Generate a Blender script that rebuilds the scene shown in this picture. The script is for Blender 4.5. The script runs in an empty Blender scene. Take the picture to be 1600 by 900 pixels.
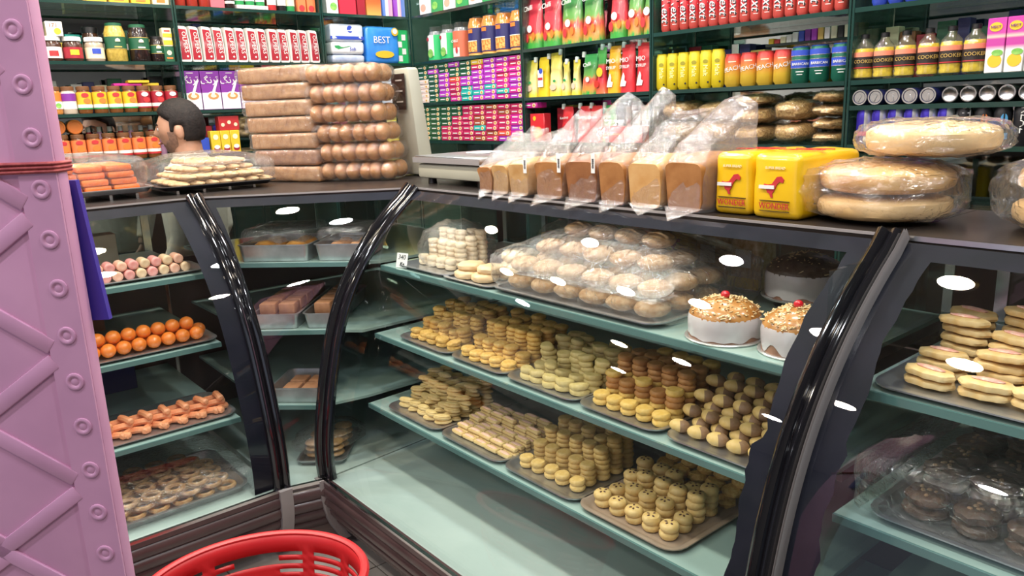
import bpy, bmesh, math, random
from mathutils import Vector, Matrix, noise, Euler

# ------------------------------------------------------------------ camera, world, light, exposure
SC = bpy.context.scene
COL = SC.collection
PI = math.pi
sin, cos = math.sin, math.cos
H = 1.55
def make_camera():
    p, r, y = math.radians(13.2), math.radians(2.2), math.radians(140.6)
    fw = Vector((cos(y)*cos(p), sin(y)*cos(p), -sin(p)))
    rt = Vector((sin(y), -cos(y), 0))
    up = rt.cross(fw)
    Rr = rt*cos(r)-up*sin(r)
    U = up*cos(r)+rt*sin(r)
    m = Matrix((Rr, U, -fw)).transposed().to_4x4()
    m.translation = (0, 0, H)
    cd = bpy.data.cameras.new('camera')
    cd.sensor_width = 36
    cd.lens = 36*1200/1600
    cd.clip_start = .02
    o = bpy.data.objects.new('camera', cd)
    o.matrix_world = m
    COL.objects.link(o)
    SC.camera = o
make_camera()
w = bpy.data.worlds.new('world'); SC.world = w; w.use_nodes = True
w.node_tree.nodes['Background'].inputs[0].default_value = (.72, .8, 1, 1)
w.node_tree.nodes['Background'].inputs[1].default_value = .55
SC.view_settings.view_transform = 'Standard'
SC.view_settings.look = 'None'
SC.view_settings.gamma = 1
SC.view_settings.exposure = 0.42
SC.cycles.transparent_max_bounces = 24
SC.cycles.max_bounces = 8
SC.cycles.sample_clamp_indirect = 6

# downlights of the shop ceiling: x, y, warm?
CEIL = 2.8
LIGHT_W = 8.5
DOWNLIGHTS = [(-3.84,1.43,1),(-2.96,1.46,0),(-2.05,1.5,0),(-1.09,1.6,1),
 (-3.77,.72,1),(-3.28,.75,1),(-2.73,.82,1),(-2.24,.86,0),(-1.6,.8,1),(-1.04,.78,1),(-.4,.8,0),
 (-3.17,-.31,1),(-2.69,-.33,0),(-1.7,-.3,1),(-.7,-.3,0),(-3.66,-1.2,0),(-2.4,-1.2,1),(-1.2,-1.3,0),(.3,-.3,1),(.4,.9,0),
 (-3.9,2.35,0),(-3.2,2.35,1),(-2.4,2.35,0),(-1.6,2.35,0),(-.8,2.35,1),(.1,2.2,0),(-3.87,.1,0),(-2.2,-2.3,0),(-.6,-2.3,0)]

# ------------------------------------------------------------------ helpers: tags, geometry
RND = random.Random(11)
ORD = 'first second third fourth fifth sixth seventh eighth ninth tenth eleventh twelfth thirteenth fourteenth fifteenth sixteenth seventeenth eighteenth nineteenth twentieth twenty-first twenty-second'.split()
NUM = 'one two three four five six seven eight nine ten eleven twelve thirteen fourteen fifteen sixteen seventeen'.split()
CACHE = {}
def link(o, parent=None, loc=(0,0,0), rot=(0,0,0), label=None, cat=None, group=None, kind=None):
    COL.objects.link(o)
    o.location = loc
    o.rotation_euler = rot
    if parent is not None: o.parent = parent
    if label: o['label'] = label
    if cat: o['category'] = cat
    if group: o['group'] = group
    if kind: o['kind'] = kind
    return o
def thing(name, label, cat, loc=(0,0,0), rz=0, group=None, kind=None, rot=None):
    return link(bpy.data.objects.new(name, None), None, loc, rot or (0,0,rz), label, cat, group, kind)
def mesh(name, g, mat, smooth=True, ang=42):
    me = bpy.data.meshes.new(name)
    me.from_pydata(g[0], [], g[1])
    if smooth:
        me.polygons.foreach_set('use_smooth', [True]*len(me.polygons))
        me.set_sharp_from_angle(angle=math.radians(ang))
    if mat: me.materials.append(mat)
    me.update()
    return me
def add(name, g, mat=None, parent=None, loc=(0,0,0), rot=(0,0,0), smooth=True, ang=42, key=None, **t):
    """link geometry (or a ready mesh) as one object; key shares the mesh data"""
    if isinstance(g, bpy.types.Mesh): me = g
    elif key is not None:
        k = (key, mat.name if mat else '')
        if k not in CACHE: CACHE[k] = mesh(name, g() if callable(g) else g, mat, smooth, ang)
        me = CACHE[k]
    else: me = mesh(name, g() if callable(g) else g, mat, smooth, ang)
    return link(bpy.data.objects.new(name, me), parent, loc, rot, **t)
def join(*gs):
    v, f = [], []
    for a in gs:
        n = len(v); v += list(a[0]); f += [tuple(i+n for i in q) for q in a[1]]
    return v, f
def mv(g, x=0, y=0, z=0, rot=None, s=None):
    M = Matrix.Translation((x,y,z))
    if rot: M = M @ Euler(rot).to_matrix().to_4x4()
    if s: M = M @ Matrix.Diagonal((*s, 1))
    return [tuple(M @ Vector(p)) for p in g[0]], g[1]
def warp(g, fn): return [tuple(fn(Vector(p))) for p in g[0]], g[1]
def box(sx, sy, sz, x=0, y=0, z=0):
    a, b = sx/2, sy/2
    v = [(x-a,y-b,z),(x+a,y-b,z),(x+a,y+b,z),(x-a,y+b,z),(x-a,y-b,z+sz),(x+a,y-b,z+sz),(x+a,y+b,z+sz),(x-a,y+b,z+sz)]
    return v, [(3,2,1,0),(4,5,6,7),(0,1,5,4),(1,2,6,5),(2,3,7,6),(3,0,4,7)]
def rbox(sx, sy, sz, b=.005, seg=2, sub=0, fn=None):
    bm = bmesh.new()
    bmesh.ops.create_cube(bm, size=1)
    for q in bm.verts: q.co = Vector((q.co.x*sx, q.co.y*sy, (q.co.z+.5)*sz))
    bmesh.ops.bevel(bm, geom=bm.edges[:], offset=b, segments=seg, affect='EDGES', profile=.5)
    if sub: bmesh.ops.subdivide_edges(bm, edges=[e for e in bm.edges if e.calc_length() > min(sx,sy,sz)*.4], cuts=sub, use_grid_fill=True)
    if fn:
        for q in bm.verts: q.co = fn(q.co.copy())
    bm.verts.index_update()
    g = [tuple(q.co) for q in bm.verts], [tuple(x.index for x in f.verts) for f in bm.faces]
    bm.free()
    return g
def lathe(prof, n=20, x=0, y=0, z=0, sy=1):
    v, f, rows = [], [], []
    for r, h in prof:
        if r < 1e-6: rows.append([len(v)]); v.append((x, y, z+h))
        else:
            rows.append(list(range(len(v), len(v)+n)))
            v += [(x+r*cos(2*PI*k/n), y+sy*r*sin(2*PI*k/n), z+h) for k in range(n)]
    for a, b in zip(rows, rows[1:]):
        for k in range(n):
            k2 = (k+1) % n
            if len(a) == 1 and len(b) == 1: continue
            if len(a) == 1: f.append((a[0], b[k2], b[k]))
            elif len(b) == 1: f.append((a[k], a[k2], b[0]))
            else: f.append((a[k], a[k2], b[k2], b[k]))
    return v, f
def loft(rings, closed=True, caps=True):
    v, f = [], []
    n = len(rings[0])
    for r in rings: v += [tuple(p) for p in r]
    for i in range(len(rings)-1):
        for k in range(n if closed else n-1):
            k2 = (k+1) % n
            f.append((i*n+k, i*n+k2, (i+1)*n+k2, (i+1)*n+k))
    if caps and closed:
        f.append(tuple(reversed(range(n))))
        f.append(tuple((len(rings)-1)*n+k for k in range(n)))
    return v, f
def tube(pts, r, n=8):
    pts = [Vector(p) for p in pts]
    rs = r if isinstance(r, (list, tuple)) else [r]*len(pts)
    rings = []
    u = None
    for i, p in enumerate(pts):
        t = (pts[min(i+1, len(pts)-1)]-pts[max(i-1, 0)]).normalized()
        if u is None:
            u = t.orthogonal().normalized()
        else:
            u = (u - t*u.dot(t)).normalized()
        q = t.cross(u)
        rings.append([p+(u*cos(2*PI*k/n)+q*sin(2*PI*k/n))*rs[i] for k in range(n)])
    return loft(rings)
def ball(rx, ry, rz, nu=16, nv=10, fn=None, x=0, y=0, z=0):
    prof = [(sin(PI*i/nv), -cos(PI*i/nv)) for i in range(nv+1)]
    prof[0] = (0, -1); prof[-1] = (0, 1)
    v, f = lathe(prof, nu)
    o = []
    for p in v:
        d = Vector(p)
        q = Vector((d.x*rx, d.y*ry, d.z*rz))
        if fn: q = fn(d, q)
        o.append((q.x+x, q.y+y, q.z+z))
    return o, f
def prism(poly, z0, z1):
    n = len(poly)
    v = [(p[0], p[1], z0) for p in poly]+[(p[0], p[1], z1) for p in poly]
    f = [tuple(reversed(range(n))), tuple(range(n, 2*n))]+[(i, (i+1) % n, (i+1) % n+n, i+n) for i in range(n)]
    return v, f
def uprism(poly, y0, y1):
    """outline in the x-z plane, thickness along y (front at y0)"""
    v, f = prism(poly, -y1, -y0)
    return [(a, -c, b) for a, b, c in v], f
def rrect(w, d, r, n=4):
    o = []
    for cx, cy, a in ((w/2-r, d/2-r, 0), (-w/2+r, d/2-r, 90), (-w/2+r, -d/2+r, 180), (w/2-r, -d/2+r, 270)):
        for k in range(n+1):
            t = math.radians(a+90*k/n)
            o.append((cx+r*cos(t), cy+r*sin(t)))
    return o
def superell(k, n, ax, ay, e=.5):
    t = 2*PI*k/n
    c, s = cos(t), sin(t)
    return math.copysign(abs(c)**e, c)*ax, math.copysign(abs(s)**e, s)*ay
def nz(p, s=1.0, a=1.0): return noise.noise(Vector(p)*s)*a
TXT = {}
def text_geo(s, size, align='CENTER', ext=.0006):
    k = (s, size, align)
    if k not in TXT:
        c = bpy.data.curves.new('lettering', 'FONT')
        c.body = s; c.size = size; c.align_x = align; c.align_y = 'CENTER'; c.extrude = ext; c.resolution_u = 2
        o = bpy.data.objects.new('lettering', c)
        COL.objects.link(o)
        bpy.context.view_layer.update()
        me = bpy.data.meshes.new_from_object(o)
        TXT[k] = [tuple(q.co) for q in me.vertices], [tuple(p.vertices) for p in me.polygons]
        bpy.data.meshes.remove(me); bpy.data.objects.remove(o); bpy.data.curves.remove(c)
    return TXT[k]
def letter(parent, s, size, x, y, z, mat, vertical=False, bend=None, shear=0, tilt=0, sx=1, label=None):
    """flat lettering standing on a front that faces -y; bend = radius of the round body it is printed on"""
    key = ('txt', s, size, vertical, bend, shear, tilt, sx)
    def geo():
        g = text_geo(s, size)
        o = []
        for a, b, c in g[0]:
            a *= sx
            a += shear*b
            if vertical: a, b = b, -a
            a, b = a*cos(tilt)-b*sin(tilt), a*sin(tilt)+b*cos(tilt)
            if bend:
                t = a/bend
                o.append(((bend+c+.0005)*sin(t), -(bend+c+.0005)*cos(t)+bend, b))
            else: o.append((a, -c, b))
        return o, g[1]
    return add('lettering', geo, mat, parent, (x, y, z), key=key, smooth=False, label=label)

# ------------------------------------------------------------------ materials
MATS = {}
def nodes_of(name):
    m = bpy.data.materials.new(name); m.use_nodes = True
    nt = m.node_tree
    return m, nt, nt.nodes, nt.links, nt.nodes['Principled BSDF']
def M(name, col=(.8,.8,.8), rough=.5, metal=0, col2=None, scale=30, bump=0, bscale=None, var=0, spec=.5, coat=0, zr=None, zn=0, sss=0, detail=3, lo=.35, hi=.65, axis='Z'):
    if name in MATS: return MATS[name]
    m, nt, N, L, P = nodes_of(name)
    P.inputs['Roughness'].default_value = rough
    P.inputs['Metallic'].default_value = metal
    P.inputs['Specular IOR Level'].default_value = spec
    P.inputs['Coat Weight'].default_value = coat
    P.inputs['Coat Roughness'].default_value = .08
    tc = N.new('ShaderNodeTexCoord')
    out = None
    if zr:                                    # print that changes with the height of the pack
        sep = N.new('ShaderNodeSeparateXYZ')
        src = tc.outputs['Generated']
        if zn:
            nn = N.new('ShaderNodeTexNoise'); nn.inputs['Scale'].default_value = 6
            L.new(tc.outputs['Generated'], nn.inputs['Vector'])
            mx = N.new('ShaderNodeVectorMath'); mx.operation = 'MULTIPLY_ADD'
            mx.inputs[1].default_value = (zn, zn, zn)
            L.new(nn.outputs['Color'], mx.inputs[0]); L.new(src, mx.inputs[2])
            src = mx.outputs[0]
        L.new(src, sep.inputs[0])
        cr = N.new('ShaderNodeValToRGB')
        e = cr.color_ramp.elements
        cr.color_ramp.interpolation = 'LINEAR'
        while len(e) > 1: e.remove(e[-1])
        e[0].position = zr[0][0]; e[0].color = (*zr[0][1], 1)
        for p, c in zr[1:]:
            q = e.new(p); q.color = (*c, 1)
        L.new(sep.outputs[axis], cr.inputs[0])
        out = cr.outputs[0]
    elif col2:
        nn = N.new('ShaderNodeTexNoise'); nn.inputs['Scale'].default_value = scale; nn.inputs['Detail'].default_value = detail
        L.new(tc.outputs['Object'], nn.inputs['Vector'])
        cr = N.new('ShaderNodeValToRGB')
        cr.color_ramp.elements[0].position = lo; cr.color_ramp.elements[0].color = (*col, 1)
        cr.color_ramp.elements[1].position = hi; cr.color_ramp.elements[1].color = (*col2, 1)
        L.new(nn.outputs['Fac'], cr.inputs[0])
        out = cr.outputs[0]
    if var:
        oi = N.new('ShaderNodeObjectInfo')
        hs = N.new('ShaderNodeHueSaturation')
        mr = N.new('ShaderNodeMapRange')
        mr.inputs['To Min'].default_value = 1-var; mr.inputs['To Max'].default_value = 1+var*.7
        L.new(oi.outputs['Random'], mr.inputs['Value'])
        L.new(mr.outputs[0], hs.inputs['Value'])
        if out: L.new(out, hs.inputs['Color'])
        else: hs.inputs['Color'].default_value = (*col, 1)
        out = hs.outputs[0]
    if out: L.new(out, P.inputs['Base Color'])
    else: P.inputs['Base Color'].default_value = (*col, 1)
    if sss:
        P.inputs['Subsurface Weight'].default_value = sss; P.inputs['Subsurface Radius'].default_value = (.02,.008,.004)
    if bump:
        nb = N.new('ShaderNodeTexNoise'); nb.inputs['Scale'].default_value = bscale or scale*2; nb.inputs['Detail'].default_value = 4
        L.new(tc.outputs['Object'], nb.inputs['Vector'])
        b = N.new('ShaderNodeBump'); b.inputs['Strength'].default_value = bump; b.inputs['Distance'].default_value = .004
        L.new(nb.outputs['Fac'], b.inputs['Height']); L.new(b.outputs[0], P.inputs['Normal'])
    MATS[name] = m
    return m
def clear(name, tint=(.95,.97,.96), haze=0, rough=0.0, refl=.05, edge=.7, crinkle=0, cscale=40, hcol=(.9,.9,.9), gcol=(1,1,1)):
    """clear sheet (glass, plastic film): lets light through, mirrors at grazing angles, a little milky when haze > 0"""
    if name in MATS: return MATS[name]
    m, nt, N, L, P = nodes_of(name)
    N.remove(P)
    tr = N.new('ShaderNodeBsdfTransparent'); tr.inputs[0].default_value = (*tint, 1)
    gl = N.new('ShaderNodeBsdfGlossy'); gl.inputs['Roughness'].default_value = rough; gl.inputs['Color'].default_value = (*gcol, 1)
    lw = N.new('ShaderNodeLayerWeight'); lw.inputs['Blend'].default_value = .5
    pw = N.new('ShaderNodeMath'); pw.operation = 'POWER'; pw.inputs[1].default_value = 4.5
    ma = N.new('ShaderNodeMath'); ma.operation = 'MULTIPLY_ADD'; ma.inputs[1].default_value = edge; ma.inputs[2].default_value = refl
    L.new(lw.outputs['Facing'], pw.inputs[0]); L.new(pw.outputs[0], ma.inputs[0])
    base = tr.outputs[0]
    if haze:
        di = N.new('ShaderNodeBsdfDiffuse'); di.inputs[0].default_value = (*hcol, 1)
        tl = N.new('ShaderNodeBsdfTranslucent'); tl.inputs[0].default_value = (*hcol, 1)
        a = N.new('ShaderNodeMixShader'); a.inputs[0].default_value = .4
        L.new(di.outputs[0], a.inputs[1]); L.new(tl.outputs[0], a.inputs[2])
        b = N.new('ShaderNodeMixShader'); b.inputs[0].default_value = haze
        L.new(base, b.inputs[1]); L.new(a.outputs[0], b.inputs[2])
        base = b.outputs[0]
    mx = N.new('ShaderNodeMixShader')
    L.new(ma.outputs[0], mx.inputs[0]); L.new(base, mx.inputs[1]); L.new(gl.outputs[0], mx.inputs[2])
    L.new(mx.outputs[0], N['Material Output'].inputs['Surface'])
    if crinkle:
        tc = N.new('ShaderNodeTexCoord')
        nb = N.new('ShaderNodeTexNoise'); nb.inputs['Scale'].default_value = cscale; nb.inputs['Detail'].default_value = 3; nb.inputs['Distortion'].default_value = 1.5
        L.new(tc.outputs['Object'], nb.inputs['Vector'])
        b = N.new('ShaderNodeBump'); b.inputs['Strength'].default_value = crinkle; b.inputs['Distance'].default_value = .012
        L.new(nb.outputs['Fac'], b.inputs['Height'])
        for q in (gl, lw): L.new(b.outputs[0], q.inputs['Normal'])
    MATS[name] = m
    return m
def emit(name, col, s):
    m, nt, N, L, P = nodes_of(name)
    P.inputs['Base Color'].default_value = (*col, 1)
    P.inputs['Emission Color'].default_value = (*col, 1); P.inputs['Emission Strength'].default_value = s
    MATS[name] = m
    return m

WHITE = M('white print', (.74,.74,.72), .45)
BLACK = M('black plastic', (.012,.012,.014), .35)
GLOSSBLACK = M('glossy black moulding', (.006,.006,.008), .09, coat=.6)
FRIT = M('black glass border', (.006,.007,.013), .5, col2=(.011,.011,.02), scale=9, spec=.08)
SLAB = M('dark counter top', (.016,.013,.012), .3, col2=(.03,.024,.022), scale=7, spec=.35)
STEEL = M('brushed steel', (.62,.62,.63), .28, 1, col2=(.5,.5,.52), scale=12)
TRAYM = M('aluminium tray', (.60,.61,.63), .34, .9, col2=(.45,.46,.48), scale=16, bump=.06)
DARKTRAY = M('dark baking tray', (.035,.035,.04), .35, .4)
CHROME = M('chrome strip', (.8,.8,.8), .14, 1)
GREYTRIM = M('grey end trim', (.30,.28,.28), .4, .2)
BASEM = M('dark plum fluted panel', (.055,.03,.032), .33, col2=(.075,.045,.045), scale=6, coat=.1)
KICK = M('greyish kick plate', (.28,.24,.21), .5, col2=(.2,.17,.15), scale=5)
DECK = M('pale mint deck', (.44,.54,.51), .22, col2=(.39,.49,.46), scale=4)
SHELFG = M('frosted mint glass shelf', (.33,.45,.41), .15, col2=(.28,.40,.37), scale=3, coat=.3)
SHEDGE = M('green glass edge', (.10,.20,.19), .15, coat=.3)
BROWNP = M('brown back panel', (.10,.055,.045), .4, col2=(.07,.04,.035), scale=4)
GLASS = clear('curved case glass', (.93,.965,.955), 0, .0, .04, .55)
CLEARG = clear('clear sliding pane', (.88,.92,.91), 0, .02, .04, .6)
MIRROR = M('tinted mirror', (.50,.54,.55), .03, 1)
SHELFDK = M('dark green shelf glass', (.014,.045,.038), .15, col2=(.011,.036,.031), scale=3, coat=.2)
SHELFTOP = clear('green glass shelf sheet', (.62,.76,.71), .12, .02, .06, .6, hcol=(.18,.30,.27))
FILM = clear('clear plastic film', (.98,.98,.98), .065, .13, .10, .8, 1.0, 30)
FILM2 = clear('milky plastic bag', (.97,.96,.96), .16, .16, .07, .6, .9, 24, (.8,.76,.76))
FILM3 = clear('crumpled clear film', (.98,.98,.98), .035, .12, .085, .85, 1.0, 42)
PETCLEAR = clear('clear bottle plastic', (.92,.92,.88), .06, .03, .08, .7)
SKIN = M('skin', (.46,.25,.165), .5, col2=(.42,.22,.14), scale=18, sss=.12)
HAIR = M('black hair', (.010,.008,.008), .65, col2=(.018,.013,.012), scale=60, bump=.4, spec=.25)
BEARD = M('beard stubble', (.25,.14,.098), .7, col2=(.18,.10,.072), scale=90)
SHIRT = M('beige shirt cloth', (.60,.55,.46), .8, col2=(.55,.5,.41), scale=40, bump=.1)
PINK = M('pink painted sheet metal', (.62,.31,.49), .38, col2=(.55,.27,.44), scale=9, bump=.08, bscale=25)
PINKWALL = M('pink wall paint', (.55,.28,.38), .6, col2=(.50,.25,.35), scale=4)
BLUEV = M('deep blue plastic strip', (.05,.03,.33), .35)
STRING = M('red twine', (.48,.10,.10), .8, col2=(.32,.05,.06), scale=120)
REDPL = M('red basket plastic', (.50,.018,.022), .38, col2=(.45,.015,.02), scale=8)
RED = M('red print', (.50,.03,.035), .4)
DKRED = M('dark red print', (.33,.015,.03), .4)
YEL = M('yellow print', (.72,.48,.03), .4)
ORG = M('orange print', (.70,.19,.03), .4)
GRN = M('green print', (.03,.30,.09), .4)
DKGRN = M('dark green print', (.015,.10,.05), .4)
BLUE = M('blue print', (.03,.07,.45), .4)
NAVY = M('navy print', (.02,.02,.12), .4)
TEAL = M('teal print', (.02,.42,.38), .4)
PURP = M('purple print', (.20,.03,.30), .4)
MAG = M('magenta print', (.55,.02,.28), .4)
VIO = M('violet print', (.42,.04,.50), .4)
CREAM = M('cream print', (.80,.72,.50), .5)
BROWN = M('brown print', (.25,.09,.03), .5)
SILVER = M('silver can metal', (.75,.75,.76), .25, .9)
GOLD = M('gold print', (.70,.48,.14), .35, .4)
FOODPIC = M('curry photo print', (.50,.16,.03), .5, col2=(.75,.45,.12), scale=90, lo=.4, hi=.6)
GREENPIC = M('green fruit print', (.10,.38,.06), .5, col2=(.30,.55,.12), scale=40)

# ------------------------------------------------------------------ the room
def struct(name, g, mat, **k): return add(name, g, mat, kind='structure', smooth=False, **k)
FLOORM = M('grey floor tile', (.33,.31,.29), .35, col2=(.25,.235,.22), scale=6)
GROUTM = M('dark grout', (.12,.11,.10), .8)
CEILM = M('grey ceiling', (.36,.35,.34), .8)
WALLM = M('cream wall', (.70,.66,.60), .7)
fl = struct('floor', box(7.2, 6.4, .05, -1.2, .0, -.053), GROUTM)
tile_me = None
for ix in range(8):
    for iy in range(8):
        x, y = -3.2+ix*.405, -1.5+iy*.405
        add('tile', lambda: rbox(.40, .40, .003, .001, 1), FLOORM, fl, (x, y, -.003), key='tile')
struct('ceiling', box(7.2, 6.4, .05, -1.2, .0, CEIL), CEILM)
struct('wall_back', box(7.2, .08, 2.8, -1.2, 3.13, 0), WALLM)
struct('wall_left', box(.08, 6.4, 2.8, -4.62, .0, 0), WALLM)
struct('wall_right', box(.08, 6.4, 2.8, 2.36, .0, 0), M('greyish wall paint', (.22,.21,.21), .7))
struct('wall_front', join(box(2.2, .08, 2.8, -3.5, -3.1, 0), box(1.6, .08, 2.8, 1.5, -3.1, 0), box(3.1, .08, .5, -.85, -3.1, 2.3)), M('dark shop front', (.13,.14,.15), .6, col2=(.2,.2,.2), scale=3))

WARMC, COOLC = (1.0, .86, .68), (.93, .96, 1.0)
LW_, LC_ = emit('warm lamp face', WARMC, 14), emit('cool lamp face', COOLC, 14)
DLN = {}
def downlight(x, y, warm):
    zone = 'shelf aisle' if y > 2 else 'counters' if y > .6 else 'shop floor'
    n_ = DLN[zone, warm] = DLN.get((zone, warm), -1)+1
    t = thing('ceiling_downlight', f'{"warm" if warm else "cool white"} round recessed downlight over the {zone}, {ORD[n_]} from the jar shelves', 'light', (x, y, CEIL), group='ceiling downlights')
    add('trim_ring', lambda: lathe([(.062,-.001),(.078,-.002),(.08,-.012),(.066,-.014),(.058,-.006),(.062,-.001)], 24), SILVER, t, key='dl')
    ld = bpy.data.lights.new('downlight_lamp', 'AREA')
    ld.shape = 'DISK'; ld.size = .13; ld.energy = LIGHT_W; ld.color = WARMC if warm else COOLC
    link(bpy.data.objects.new('lamp', ld), t, (0, 0, -.016))
for a in sorted(DOWNLIGHTS): downlight(*a)

# ------------------------------------------------------------------ display counters with curved glass
CO = [0.9613150967715468, -4.556648786832422, 7.448231569574393, -5.847154886652489, 2.064821034029596, 0.22778712507813598]
def G(z):
    a = 0
    for c in CO: a = a*z+c
    return max(0, a)
def dG(z): return (G(z+.002)-G(z-.002))/.004
GB = G(.285)
TOP, GT = 1.275, 1.262
AX, AY, BX, BY = -2.93, .905, -2.464, 1.568
Lcur = lambda z: Vector((AX+G(z), -.55, z))
Acur = lambda z: Vector((AX+G(z), AY+.02*G(z)/GB, z))
Bcur = lambda z: Vector((BX+.062*G(z)/GB, BY-G(z), z))
CX = -.69
Ccur = lambda z: Vector((CX, BY-G(z), z))
Dcur = lambda z: Vector((.95, BY-G(z), z))
def zs(a, b, n): return [a+(b-a)*i/n for i in range(n+1)]
def strip(c0, c1, s0, s1, z0, z1, n=26, m=1, off=0, jag=0, th=0):
    """piece of the curved sheet between two rib curves; s = share of the width, off = metres outwards"""
    rows = []
    seed = RND.random()*50
    for k, z in enumerate(zs(z0, z1, n)):
        p, q = c0(z), c1(z)
        d = (q-p).normalized()
        nn = Vector((0,0,1))
        e = 1e-3
        tz = (c0(z+e)-c0(z-e)+c1(z+e)-c1(z-e)).normalized()
        nn = tz.cross(d)
        if nn.x*.6-nn.y*.8 < 0: nn = -nn
        L = (q-p).length
        a, b = (s0(L) if callable(s0) else s0), (s1(L) if callable(s1) else s1)
        if jag:
            j = jag*(noise.noise(Vector((z*14, seed, 0)))+.5*noise.noise(Vector((z*60, seed, 3)))+.8*(1 if abs(z-.93) < .012 else 0))/L
            if s0 == 0: b += j
            else: a += j
        rows.append([p.lerp(q, a+(b-a)*i/m)+nn*off for i in range(m+1)])
    g = loft(rows, closed=False)
    if th:
        nb = len(g[0])
        back = [[r[i]-((r[1]-r[0]).cross(rows[min(k+1,n)][0]-rows[max(k-1,0)][0])).normalized()*th for i in range(m+1)] for k, r in enumerate(rows)]
        g = join(g, loft(back, closed=False))
    return g
def moulding(cur, lat, wd=.032, z0=1.272, z1=.245, n=30):
    sec = [(-1,-.004),(-1,.010),(-.82,.019),(-.5,.023),(-.2,.018),(0,.009),(.2,.018),(.5,.023),(.82,.019),(1,.010),(1,-.004)]
    rings = []
    for z in zs(z0, z1, n):
        zc = min(max(z, .285), 1.262)
        p = cur(zc); p.z = z
        t = (cur(zc+.003)-cur(zc-.003)).normalized()
        l = (Vector(lat)-t*t.dot(Vector(lat))).normalized()
        nn = l.cross(t)
        if nn.x*.6-nn.y*.8 < 0: nn = -nn
        rings.append([p+l*a*wd+nn*b for a, b in sec])
    return loft(rings)
def base_panel(p0, p1, inset0=0, inset1=0):
    """fluted panel under the glass between two plan points; returns geometry of flutes"""
    d = (p1-p0).normalized(); o = Vector((d.y, -d.x, 0))
    if o.x*.6-o.y*.8 < 0: o = -o
    prof = []
    ztop, zbot = .262, .075
    for i in range(33):
        t = i/32
        z = ztop+(zbot-ztop)*t
        sweep_ = .022-.10*max(0, t-.25)**1.6
        fl_ = .011*abs(sin(PI*4*t))**.6
        prof.append((sweep_+fl_, z))
    A, B = p0+d*inset0, p1-d*inset1
    rows = [[A+o*a+Vector((0,0,z)), B+o*a+Vector((0,0,z))] for a, z in prof]
    back = [[A-o*.06+Vector((0,0,z)), B-o*.06+Vector((0,0,z))] for z in (zbot, ztop)]
    rows = rows+back+[rows[0]]
    return loft(rows, closed=False)
def rail(p0, p1, w_, h, z, out, over=0):
    d = (p1-p0).normalized(); o = Vector((d.y, -d.x, 0))
    if o.x*.6-o.y*.8 < 0: o = -o
    c = (p0+p1)/2+o*out
    return mv(box((p1-p0).length+over, w_, h), c.x, c.y, z, (0, 0, math.atan2(d.y, d.x)))
def flat(v): return Vector((v.x, v.y, 0))
def end_trim(cur, lat, w_=.022):
    """grey curved strip closing a fluted panel"""
    p = flat(cur(.285))
    o = Vector((0,-1,0)) if abs(lat[0]) > .5 else Vector((1,0,0))
    rings = []
    for z in zs(.285, .03, 10):
        t = (.285-z)/.255
        a = .042-.11*max(0, t-.25)**1.6
        q = p+o*a; q.z = z
        l = Vector(lat)
        rings.append([q-l*w_-o*.03, q-l*w_, q+l*w_, q+l*w_-o*.03])
    return loft(rings)
FY = {1:1.36, 2:1.315, 3:1.265}       # shelf fronts of the long counter
FX = {1:-2.755, 2:-2.705, 3:-2.60}    # shelf fronts of the side counter
SZ = {1:1.02, 2:.775, 3:.52}
LB, MB_ = -3.48, 1.985                # backs of the side and the long counter
def shelf(parent, poly, z, front):
    s = add('glass_shelf', prism(poly, z-.0108, z-.0008), SHELFG, parent, smooth=False)
    a, b = Vector((*front[0], 0)), Vector((*front[1], 0))
    add('shelf_edge', rail(a, b, .006, .016, z-.0168, .0035), SHEDGE, s, smooth=False)
def slab(parent, poly):
    n = add('countertop', prism(poly, 1.243, TOP-.0008), SLAB, parent, smooth=False)
    return n

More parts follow.
